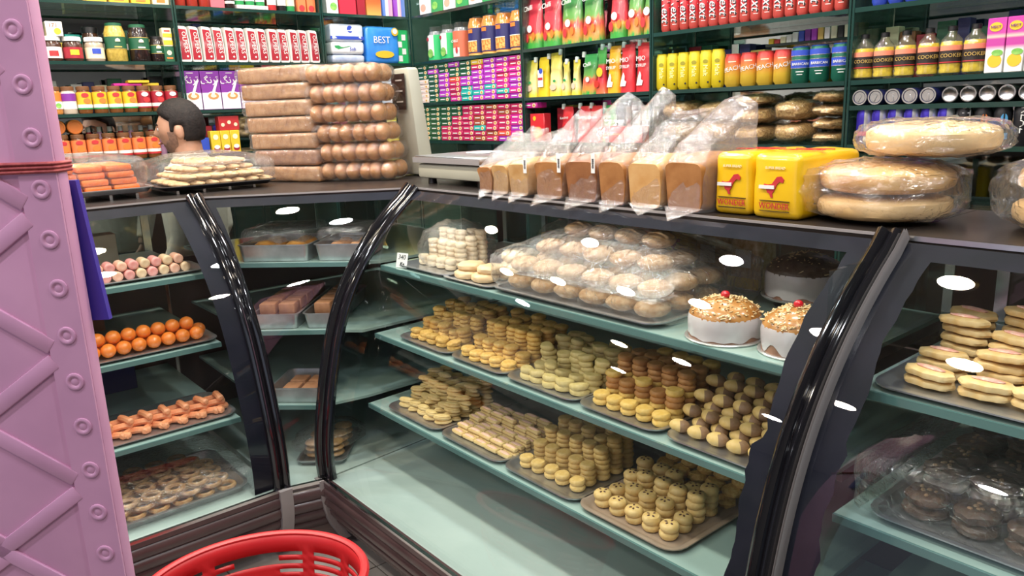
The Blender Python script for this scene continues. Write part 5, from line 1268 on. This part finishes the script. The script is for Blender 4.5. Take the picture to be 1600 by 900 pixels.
# --- right-hand counter
def flower(v):
    g = ball(.043, .025, .010, 28, 10, lambda d, q: Vector((q.x, q.y, 0))*(1+.055*cos(8*math.atan2(d.y, d.x))+.07*(abs(d.x*d.y)*2))+Vector((0, 0, math.copysign(abs(d.z)**.5, d.z)*.0088+.0088)))
    return warp(g, lambda p: p+Vector((nz(p*70+Vector((v*4,0,0)), 1, .002), nz(p*70, 1, .002), 0)))
FLW = M('flower biscuit', (.68,.43,.16), .5, col2=(.76,.56,.28), scale=45, bump=.25, var=.07)
JAMP = M('pink jam streak', (.72,.30,.26), .3, col2=(.78,.50,.38), scale=90, coat=.3)
def jam(o, vi): add('jam_streak', lambda: mv(ball(.026, .0085, .0035, 12, 6, lambda d, q: q*(1+nz(d, 5, .25))), 0, 0, .0182), JAMP, o, key='jam')
tray('steel tray under the flower-edged biscuits', -.26, 1.57, S1, .68, .40, .012)
cookies('flower_biscuit', 'flower-edged jam biscuit beyond the thick rib', 'flower-edged jam biscuits', flower, 2, [FLW], -.585, 1.385, T(S1), 6, .089, [2,4,6,7], .066, .0178, .005, yaw=.25, topping=jam, tilt=.06)
NUTTY = M('dark nutty biscuit', (.095,.05,.032), .45, col2=(.19,.105,.065), scale=70, bump=.6, bscale=90, var=.15, lo=.5, hi=.8)
NUTB = M('pale nut pieces', (.42,.26,.15), .5)
tray('steel tray under the dark nutty biscuits', -.23, 1.555, S2, .70, .42, .016)
def nutbits(o, vi): add('nut_pieces', lambda: join(*[mv(ball(.005, .004, .003, 6, 4), .022*cos(a*2.4)*((a % 5)/5+.2), .022*sin(a*2.4)*((a % 5)/5+.2), .0215) for a in range(7)]), NUTB, o, key='nutb')
cookies('nutty_biscuit', 'dark lumpy nut biscuit beyond the thick rib', 'dark nutty biscuits', lambda v: cookie_geo(.0390, .0205, v*5, 18, bumpy=.006), 4, [NUTTY], -.565, 1.37, T(S2)+.001, 7, .086, [2,3,4,4,4], .082, .0245, .0015, tilt=.03, topping=nutbits)
add('plastic_wrap', drape(.80, .50, .165, 8.3, .30, .009), FILM3, None, (-.232, 1.575, S2+.0005), label='clear film draped over the dark nutty biscuits', cat='plastic wrap')

# --- side counter of sweets (front faces +x)
L1, L2, L3 = 1.02, .775, .52
tray('steel tray under the pink and tan sweet rolls', -2.90, .43, L1, .19, .86, .012)
SR = [M('pink sweet roll', (.66,.22,.20), .5, col2=(.70,.34,.30), scale=60, var=.1), M('tan sweet roll', (.62,.42,.24), .5, col2=(.68,.50,.32), scale=60, var=.1), M('salmon sweet roll', (.72,.36,.24), .5, col2=(.76,.46,.34), scale=60, var=.1)]
for k in range(2):
    for i in range(22-k):
        m = SR[(i*7+k*3+i//3) % 3]
        add('sweet_roll', lambda: mv(lathe([(0,-.03),(.014,-.03),(.0168,-.027),(.0168,.027),(.014,.03),(.007,.031),(0,.029)], 16), 0, 0, .0168, (0, PI/2, 0)), m, None, (-2.845-.012*k, .015+.0372*(i+.5)+.0186*k, T(L1)+.030*k), (RND.uniform(0,6)*0, 0, RND.uniform(-.05,.05)), key='swr', label=f'{["pink","tan","salmon"][(i*7+k*3+i//3) % 3]} sweet roll in the {["lower","upper"][k]} tier of the side counter, {ORD[i]} along', cat='sweet', group=f'{["pink","tan","salmon"][(i*7+k*3+i//3) % 3]} sweet rolls')
LAD = M('orange sweet ball', (.80,.19,.02), .3, col2=(.85,.26,.04), scale=70, bump=.25, coat=.4, var=.08)
tray('steel tray under the orange sweet balls', -2.86, .42, L2, .24, .86, .012)
for j in range(3):
    for i in range(17):
        add('sweet_ball', lambda: ball(.0245, .0245, .0235, 18, 12, None, 0, 0, .0235), LAD, None, (-2.785-.048*j, .01+.0485*(i+.5)+.022*(j % 2), T(L2)), key='lad', label=f'orange sweet ball in the side counter, lower layer, {ORD[j]} row, {ORD[i]} along', cat='sweet', group='orange sweet balls')
for i in range(16):
    add('sweet_ball', lambda: ball(.0245, .0245, .0235, 18, 12, None, 0, 0, .0235), LAD, None, (-2.81, .035+.0485*(i+.5), T(L2)+.036), key='lad', label=f'orange sweet ball in the side counter, upper layer, {ORD[i]} along', cat='sweet', group='orange sweet balls')
STK = M('orange coral sweet stick', (.78,.25,.10), .45, col2=(.82,.36,.18), scale=50, bump=.2, var=.12)
tray('steel tray under the orange sweet sticks', -2.77, .42, L3, .26, .86, .012)
for i in range(13):
    y = .06+.062*i
    for k in range(7):
        add('sweet_stick', lambda: tube([(-.036,0,0),(-.03,0,0),(0,0,.002),(.03,0,0),(.036,0,0)], [.007,.0125,.0110,.0125,.007], 8), STK, None, (-2.685-[0,.005,.05,.055,.02,.03,.07][k], y+[0,.026,.0,.026,.012,.03,.014][k], T(L3)+.011+[0,0,0,0,.02,.038,.02][k]), (0, 0, [.75,-.75,.75,-.75,1.5,.1,1.45][k]+RND.uniform(-.2,.2)), key='stk', label=f'orange sweet stick, number {NUM[k]} of criss-cross bundle {NUM[i]} in the side counter', cat='sweet', group='orange sweet sticks')
tray('big shallow tray of wrapped brown sweets on the deck of the side counter', -2.70, .40, .281, .36, .84, .028)
SWB = M('brown syrup sweet', (.34,.17,.06), .35, col2=(.50,.30,.13), scale=60, coat=.5, bump=.3, var=.12)
for k in range(3):
    for i in range(11-k):
        for j in range(4):
            add('syrup_ring', lambda: loft([[Vector(((.026+.0085*cos(b))*cos(a), (.026+.0085*cos(b))*sin(a), .0085+.0085*sin(b))) for b in [2*PI*q/8 for q in range(8)]] for a in [2*PI*p/18 for p in range(19)]], True, False), SWB, None, (-2.575-.078*j-.008*k, .03+.075*i+.03*k, .2865+.0205*k), (RND.uniform(-.03,.03), RND.uniform(-.03,.03), RND.uniform(0,6)), key='syr', label=f'brown syrup ring under film on the deck, layer {NUM[k]}, row {NUM[j]}, place {NUM[i]}', cat='sweet', group='brown syrup rings')
add('plastic_wrap', drape(.45, .92, .115, 3.1, .25, .008), FILM3, None, (-2.70, .40, .2805), label='crumpled film over the brown syrup rings', cat='plastic wrap')
for i, (y, z, m, lab, w_, h_) in enumerate([(.20,L3,YEL,'yellow pack at the back of the side counter behind the sticks',.16,.10),(.42,L3,ORG,'orange pack at the back of the side counter behind the sticks',.16,.10),(.62,L3,NAVY,'dark blue pack at the back of the side counter',.12,.09),(.25,L2,BLACK,'black box at the back of the side counter behind the sweet balls',.18,.12),(.52,L2,BROWN,'brown box at the back of the side counter behind the sweet balls',.16,.15),(.35,L1,BLACK,'black bag at the back of the top shelf of the side counter',.2,.10),(.62,L1,CREAM,'cream pack at the back of the top shelf of the side counter',.13,.12)]):
    carton('packet', lab, 'pack', ((-3.2, y, z), PI/2), w_, .08, h_, m)

# --- corner counter: deep metal trays of sweets
DOME = M('amber milk sweet', (.50,.20,.03), .35, col2=(.70,.40,.12), scale=30, coat=.4, var=.08)
BARF = M('brown fudge block', (.30,.13,.06), .5, col2=(.38,.18,.09), scale=40, bump=.2, var=.1)
def deep_tray(label, p0, p1, z, depth, h_):
    a, b = Vector((*p0, 0)), Vector((*p1, 0))
    d = (b-a).normalized(); n = Vector((-d.y, d.x, 0))
    c = (a+b)/2+n*(depth/2+.012)
    rz = math.atan2(d.y, d.x)
    add('deep_tray', tray_geo((b-a).length-.03, depth-.02, h_, .008, .012, flare=.008), TRAYM, None, (c.x, c.y, z), (0, 0, rz), label=label, cat='tray')
    return c, rz, (b-a).length
def in_tray(c, rz, u, v, z): return (c.x+u*cos(rz)-v*sin(rz), c.y+u*sin(rz)+v*cos(rz), z)
f0, f1 = Vector((-2.86,1.0)), Vector((-2.50,1.335))
P_ = lambda t_: tuple(f0.lerp(f1, t_))
for q, (a, b, lab, n_) in enumerate([(.02,.60,'deep metal tray of amber domes on the top shelf of the corner counter',2),(.63,1.05,'deep metal tray of crumbled sweets next to the amber domes',2)]):
    c, rz, L_ = deep_tray(lab, P_(a), P_(b), L1, .26, .065)
    for i in range(n_):
        for j in range(2):
            if q == 0: add('sweet_dome', lambda: ball(.055, .05, .045, 18, 12, lambda d, p: Vector((p.x, p.y, max(p.z, -.02)+.02))), DOME, None, in_tray(c, rz, (i-.5)*.125, (j-.5)*.11, L1+.0055), key='dom', label=f'amber sweet dome in the deep corner tray, {["front","rear"][j]} row {["near the side counter","near the long counter"][i]}', cat='sweet')
            else: add('sweet_heap', lambda: ball(.034, .045, .055, 18, 12, lambda d, p: Vector((p.x, p.y, max(p.z, .001)))+d*nz(d, 6, .004)*max(0, d.z)), M('crumbled orange sweet', (.55,.25,.12), .5, col2=(.66,.36,.2), scale=60, bump=.4), None, in_tray(c, rz, (i-.5)*.078, (j-.5)*.105, L1+.006), key='hea', label=f'mound of crumbled orange sweet, {["front","rear"][j]} row, {["first","second"][i]} from the amber domes', cat='sweet')
    add('plastic_wrap', mv(rbox(L_-.03, .26, .05, .02, 2, 4, lambda p: p+Vector((0, 0, nz(p*16+Vector((q*9,0,0)), 1, .014)))), 0, 0, 0), FILM3, None, (c.x, c.y, L1+.0715), (0, 0, rz), label=['film over the amber domes','film over the crumbled orange sweets'][q], cat='plastic wrap')
f0, f1 = Vector((-2.755,1.0)), Vector((-2.56,1.21))
for q, (a, b) in enumerate([(-.02,.62),(.66,1.15)]):
    c, rz, L_ = deep_tray(['deep metal tray of fudge blocks on the middle shelf of the corner counter','second deep tray of fudge beside the thick curved rib'][q], P_(a), P_(b), L2, .46, .06)
    for k in range(2):
        for i in range(2-q):
            for j in range(5): add('fudge_block', lambda: rbox(.062, .07, .042, .006, 2), BARF, None, in_tray(c, rz, (i-.5*(1-q))*.074, (j-2)*.082, L2+.0065+.043*k), (0, 0, rz), key='fdg', label=f'{["lower","upper"][k]} brown fudge block in the {["first deep corner tray","deep tray by the rib"][q]}, {ORD[j]} row back, {ORD[i]} place', cat='sweet', group=['fudge blocks in the first tray','fudge blocks in the second tray'][q])
f0, f1 = Vector((-2.635,.985)), Vector((-2.49,1.13))
c, rz, L_ = deep_tray('deep metal tray on the lowest shelf of the corner counter', P_(0), P_(1.0), L3, .22, .06)
for i in range(2):
    for j in range(2): add('fudge_block', lambda: rbox(.062, .07, .042, .006, 2), BARF, None, in_tray(c, rz, (i-.5)*.072, (j-.5)*.08, L3+.006), (0, 0, rz), key='fdg', label=f'brown fudge block in the lowest corner tray, {["front","rear"][j]} row, {ORD[i]} from the side counter', cat='sweet', group='fudge blocks in the lowest tray')
c, rz, L_ = deep_tray('shallow tray of syrup rings on the deck of the corner counter', (-2.56,1.03), (-2.44,1.17), .28, .30, .02)
for k in range(3):
    for i in range(2):
        for j in range(3): add('syrup_ring', lambda: ball(.036, .036, .012, 14, 8), SWB, None, in_tray(c, rz, (i-.5)*.075, (j-1)*.075, .298+.022*k), (0, 0, i+j), key='syd', label=f'brown syrup patty on the corner deck, layer {NUM[k]}, row {NUM[j]}, place {NUM[i]}', cat='sweet', group='syrup patties in the corner')
add('plastic_wrap', ball(.10, .15, .06, 24, 12, lambda d, q: Vector((q.x, q.y, max(q.z, -.02)))+d*nz(d, 5, .012), c.x, c.y, .33), FILM3, label='film over the syrup patties in the corner', cat='plastic wrap')

# ------------------------------------------------------------------ pink metal door leaf, twine, basket
t = thing('metal_door', 'pink embossed sheet metal door leaf with round rivets', 'door', (-1.0, .165, 0), math.radians(50.6))
add('door_sheet', mv(rbox(.34, .022, 2.15, .004, 2), -.17, .012, .02), PINK, t)
add('border_fold', box(.043, .003, 2.13, -.0225, -.0005, .03), PINK, t, smooth=False)
for i in range(34):
    z = .10+.0575*i
    add('rivet', lambda: mv(lathe([(.0110,0),(.0106,.0014),(.0088,.0022),(.0066,.0016),(.0052,.0002),(.003,.0008),(0,.0010)], 18), 0, 0, 0, (PI/2, 0, 0)), PINK, t, (-.0205, -.002, z), key='riv')
def bandbar(x0, z0, x1, z1, wd):
    L = math.hypot(x1-x0, z1-z0); a = math.atan2(z1-z0, x1-x0)
    g = warp(rbox(L+.012, .0048, wd, .0022, 2), lambda p: Vector((p.x, p.y, p.z-wd/2)))
    return mv(g, (x0+x1)/2, -.0005, (z0+z1)/2, (0, -a, 0))
for c in range(2):
    for r in range(12):
        xa, xb = -.046-.105*c, -.046-.105*(c+1)
        z0 = 1.285+.171*(r-6)+(.0855 if c % 2 else 0)
        for s in (-1, 1): add('embossed_band', bandbar(xa, z0+s*.012, xb, z0+s*.0855, .020), PINK, t)
add('red_twine', lathe([(1,0)], 4) if False else join(*[mv(rbox(.348, .036, .0042, .0018, 1), -.171, .012, 1.497+.0052*k, (0, .006*(k-1), 0)) for k in range(3)]), STRING, t)
t = thing('plastic_strip', 'deep blue plastic strip standing behind the edge of the pink door', 'strip', (-1.0-.026*.773, .165+.026*.635, 0), math.radians(50.6))
add('strip_sheet', uprism([(-.03,1.318),(.017,1.318),(.004,1.487),(-.03,1.487)], 0, .008), BLUEV, t, smooth=False)
# basket
def basket():
    t = thing('shopping_basket', 'oval red plastic basket with slotted sides on the floor', 'basket', (-1.745, .56, 0), 1.14)
    ax, ay, hh = .268, .226, .42
    n = 96
    rows, slot = [0,.03], set()
    z = .05
    while z < .372:
        slot.add(len(rows)); rows += [z, z+.012]; z += .0255
    rows += [.392, hh]
    v, f = [], []
    for z in rows:
        k = .80+.20*(z/hh)**.8
        v += [(ax*k*cos(2*PI*i/n), ay*k*sin(2*PI*i/n), z) for i in range(n)]
    for r in range(len(rows)-1):
        for i in range(n):
            m_ = i % 8
            handle = (abs((i+.5)-24.5) < 3.6 or abs((i+.5)-72.5) < 3.6)
            if handle:
                if rows[r] >= .328 and rows[r] < .368: continue
                if rows[r] >= .24: 
                    f.append((r*n+i, r*n+(i+1) % n, (r+1)*n+(i+1) % n, (r+1)*n+i)); continue
            if r in slot and m_ not in (0, 7): continue
            f.append((r*n+i, r*n+(i+1) % n, (r+1)*n+(i+1) % n, (r+1)*n+i))
    f.append(tuple(reversed(range(n))))
    o = add('basket_wall', (v, f), REDPL, t)
    s = o.modifiers.new('wall', 'SOLIDIFY'); s.thickness = .0045; s.offset = 0
    rim = []
    for i in range(n+1):
        a = 2*PI*i/n
        c, sn = cos(a), sin(a)
        rim.append([Vector(((ax+p)*c, (ay+p)*sn, hh+q)) for p, q in [(-.002,-.02),(.004,-.018),(.016,-.012),(.019,-.004),(.014,.003),(.004,.005),(-.003,.001)]])
    add('rim', loft(rim, True, False), REDPL, t)
basket()

# ------------------------------------------------------------------ the man behind the side counter
def man():
    t = thing('person', 'man with short black hair and stubble in a beige shirt, walking behind the counter', 'person', (-3.735, 1.155, -.0), math.radians(-39.4))
    def g3(d, c, s): return math.exp(-((d-Vector(c)).length/s)**2)
    HC = Vector((0, -.020, 1.508))
    def headfn(d, q):
        x, y, z = q
        f = max(0, -d.y)
        low = max(0, -d.z)
        x *= 1-.30*low**1.6
        if d.y < 0: y *= 1-.10*low+.04*d.z
        if d.y > 0: y *= 1+.05*max(0, d.z); 
        if d.y > 0 and d.z < -.2: y *= 1-.35*(-.2-d.z)
        p = Vector((x, y, z))
        a = Vector((abs(d.x), d.y, d.z))
        p += Vector((0,-1,-.15))*(.027*math.exp(-(d.x/.13)**2-((d.z+.13)/.17)**2)*f)   # nose
        p += Vector((0,-1,0))*(.010*math.exp(-(d.x/.10)**2-((d.z-.10)/.22)**2)*f)       # bridge
        p += Vector((0,-1,0))*(.007*math.exp(-((abs(d.x)-.30)/.22)**2-((d.z-.20)/.10)**2)*f)  # brow
        p += Vector((0,1,0))*(.010*math.exp(-((abs(d.x)-.34)/.14)**2-((d.z-.05)/.10)**2)*f)   # eye socket
        p += Vector((0,-1,0))*(.009*math.exp(-(d.x/.25)**2-((d.z+.47)/.07)**2)*f)       # lips
        p += Vector((0,1,0))*(.004*math.exp(-(d.x/.3)**2-((d.z+.50)/.018)**2)*f)
        p += Vector((0,-1,0))*(.016*math.exp(-(d.x/.30)**2-((d.z+.80)/.16)**2)*f)       # chin
        p += Vector((math.copysign(1, d.x),0,0))*(.004*math.exp(-((a.y+.55)/.3)**2-((d.z+.1)/.2)**2))
        return p
    head = ball(.076, .098, .122, 56, 44, headfn, *HC)
    def ell(z, rx, ry, y=0, n=24): return [Vector((superell(k, n, rx, ry, .85)[0], superell(k, n, rx, ry, .85)[1]+y, z)) for k in range(n)]
    torso = loft([ell(.80,.15,.11),ell(.90,.17,.12),ell(1.02,.150,.105),ell(1.14,.168,.115),ell(1.25,.182,.115,.005),ell(1.315,.165,.095,.012),ell(1.355,.10,.07,.015),ell(1.385,.062,.060,.012),ell(1.46,.056,.058,.006)])
    parts = [head, torso]
    for s in (-1, 1):
        parts.append(tube([(s*.155,.01,1.30),(s*.195,.02,1.25),(s*.225,.03,1.04),(s*.235,-.06,.86),(s*.235,-.085,.81)], [.055,.052,.043,.031,.027], 12))
        parts.append(tube([(s*.09,0,.86),(s*.10,-.02*s,.70),(s*.10,-.05*s,.46),(s*.10,-.03*s,.25),(s*.10,.00,.07)], [.095,.085,.060,.055,.042], 14))
        parts.append(mv(ball(.048, .13, .042, 16, 10), s*.10, -.055, .0425))
        # hand: palm, four fingers, thumb
        parts.append(mv(ball(.020, .030, .050, 14, 10), s*.235, -.095, .765))
        for i in range(4):
            yb = -.118+.017*i
            ln = [.062,.074,.070,.055][i]
            parts.append(tube([(s*.236,yb,.745),(s*.236,yb-.001,.722),(s*.230,yb,.722-ln*.45),(s*.218,yb+.002,.722-ln*.9)], [.0095,.0092,.0085,.0072], 8))
        parts.append(tube([(s*.232,-.112,.785),(s*.224,-.136,.762),(s*.216,-.142,.735)], [.011,.0100,.008], 8))
        # ear
        parts.append(mv(ball(.011, .021, .032, 14, 10, lambda d, q: q), s*.077, .008, 1.500, (.15, 0, s*.35)))
    def fuse(name, gs, mat, vox, parent, it=2):
        o = bpy.data.objects.new(name, mesh(name, join(*gs), mat))
        COL.objects.link(o)
        r = o.modifiers.new('r', 'REMESH'); r.mode = 'VOXEL'; r.voxel_size = vox
        sm = o.modifiers.new('s', 'SMOOTH'); sm.iterations = it; sm.factor = .5
        dg = bpy.context.evaluated_depsgraph_get()
        me = bpy.data.meshes.new_from_object(o.evaluated_get(dg))
        bpy.data.objects.remove(o)
        me.polygons.foreach_set('use_smooth', [True]*len(me.polygons))
        if not me.materials: me.materials.append(mat)
        return link(bpy.data.objects.new(name, me), parent)
    fuse('body', parts, SKIN, .0055, t, 2)
    # hair: a shell over the scalp, sunk into the head elsewhere
    def region(d):
        y = d.y
        if y < -.15: line = .50-max(0, (y+.66))*.45
        elif y < .02: line = -.12
        elif y < .44: line = .10
        else: line = -.46
        return d.z-line
    def hairfn(d, q):
        p = headfn(d, q)
        r = region(d)
        k = max(0, min(1, r/.12))
        off = -.007+.017*k+(.012*max(0, d.z)*k)+.006*k*max(0, d.y)+nz(d, 22, .0022)*k
        return p+d*off
    add('hair', ball(.076, .098, .122, 64, 48, hairfn, *HC), HAIR, t)
    def beardfn(d, q):
        p = headfn(d, q)
        jaw = (d.z < -.36-.10*(d.y < -.5)) and d.y < .16 and d.z > -.985
        lip = abs(d.x) < .30 and d.y < -.5 and -.43 < d.z < -.33
        mouth = abs(d.x) < .24 and d.y < -.5 and -.56 < d.z < -.43
        chk = d.y > -.35 and d.y < .10 and d.z > -.40 and d.z < -.05
        on = (jaw or lip or chk) and not mouth
        return p+d*(.0022 if on else -.006)
    add('beard', ball(.076, .098, .122, 64, 48, beardfn, *HC), BEARD, t)
    for s in (-1, 1):
        e = add('eye', ball(.0115, .0115, .0115, 14, 10), M('eye white', (.75,.72,.68), .2), t, (s*.027, HC.y-.0805, HC.z+.006))
        add('iris', ball(.0055, .003, .0055, 12, 8), M('dark iris', (.03,.015,.01), .15), e, (0, -.0098, 0))
        add('eyebrow', tube([(s*.012,HC.y-.098,HC.z+.023),(s*.028,HC.y-.094,HC.z+.029),(s*.044,HC.y-.080,HC.z+.024)], [.0035,.0045,.0025], 8), HAIR, t)
    add('lips', ball(.022, .008, .0065, 14, 8, lambda d, q: q, 0, HC.y-.097, HC.z-.058), M('lips', (.45,.20,.17), .45), t)
    sh = [loft([ell(.76,.178,.135),ell(.90,.182,.135),ell(1.02,.170,.125),ell(1.14,.182,.130),ell(1.25,.196,.130,.005),ell(1.322,.180,.110,.012),ell(1.362,.115,.085,.015),ell(1.392,.074,.072,.014)])]
    for s in (-1, 1): sh.append(tube([(s*.13,.01,1.31),(s*.198,.02,1.262),(s*.228,.03,1.04),(s*.238,-.055,.87),(s*.239,-.066,.845)], [.066,.066,.058,.046,.045], 14))
    fuse('shirt', sh, SHIRT, .009, t, 3)
    add('collar', lathe([(.066,.0),(.074,.004),(.078,.026),(.070,.030),(.066,.02)], 28, 0, .012, 1.372, .98), SHIRT, t)
    tr = [loft([ell(.74,.165,.125),ell(.84,.168,.125),ell(.94,.160,.118)])]
    for s in (-1, 1): tr.append(tube([(s*.088,0,.82),(s*.10,-.02*s,.68),(s*.10,-.05*s,.46),(s*.10,-.03*s,.25),(s*.10,0,.08)], [.095,.096,.075,.072,.068], 14))
    fuse('trousers', tr, M('dark trousers', (.05,.05,.06), .8), .012, t, 2)
    for s in (-1, 1): add('shoe', mv(ball(.053, .14, .052, 18, 12, lambda d, q: Vector((q.x, q.y, max(q.z, -.044)))), s*.10, -.055, .0445), BLACK, t)
man()
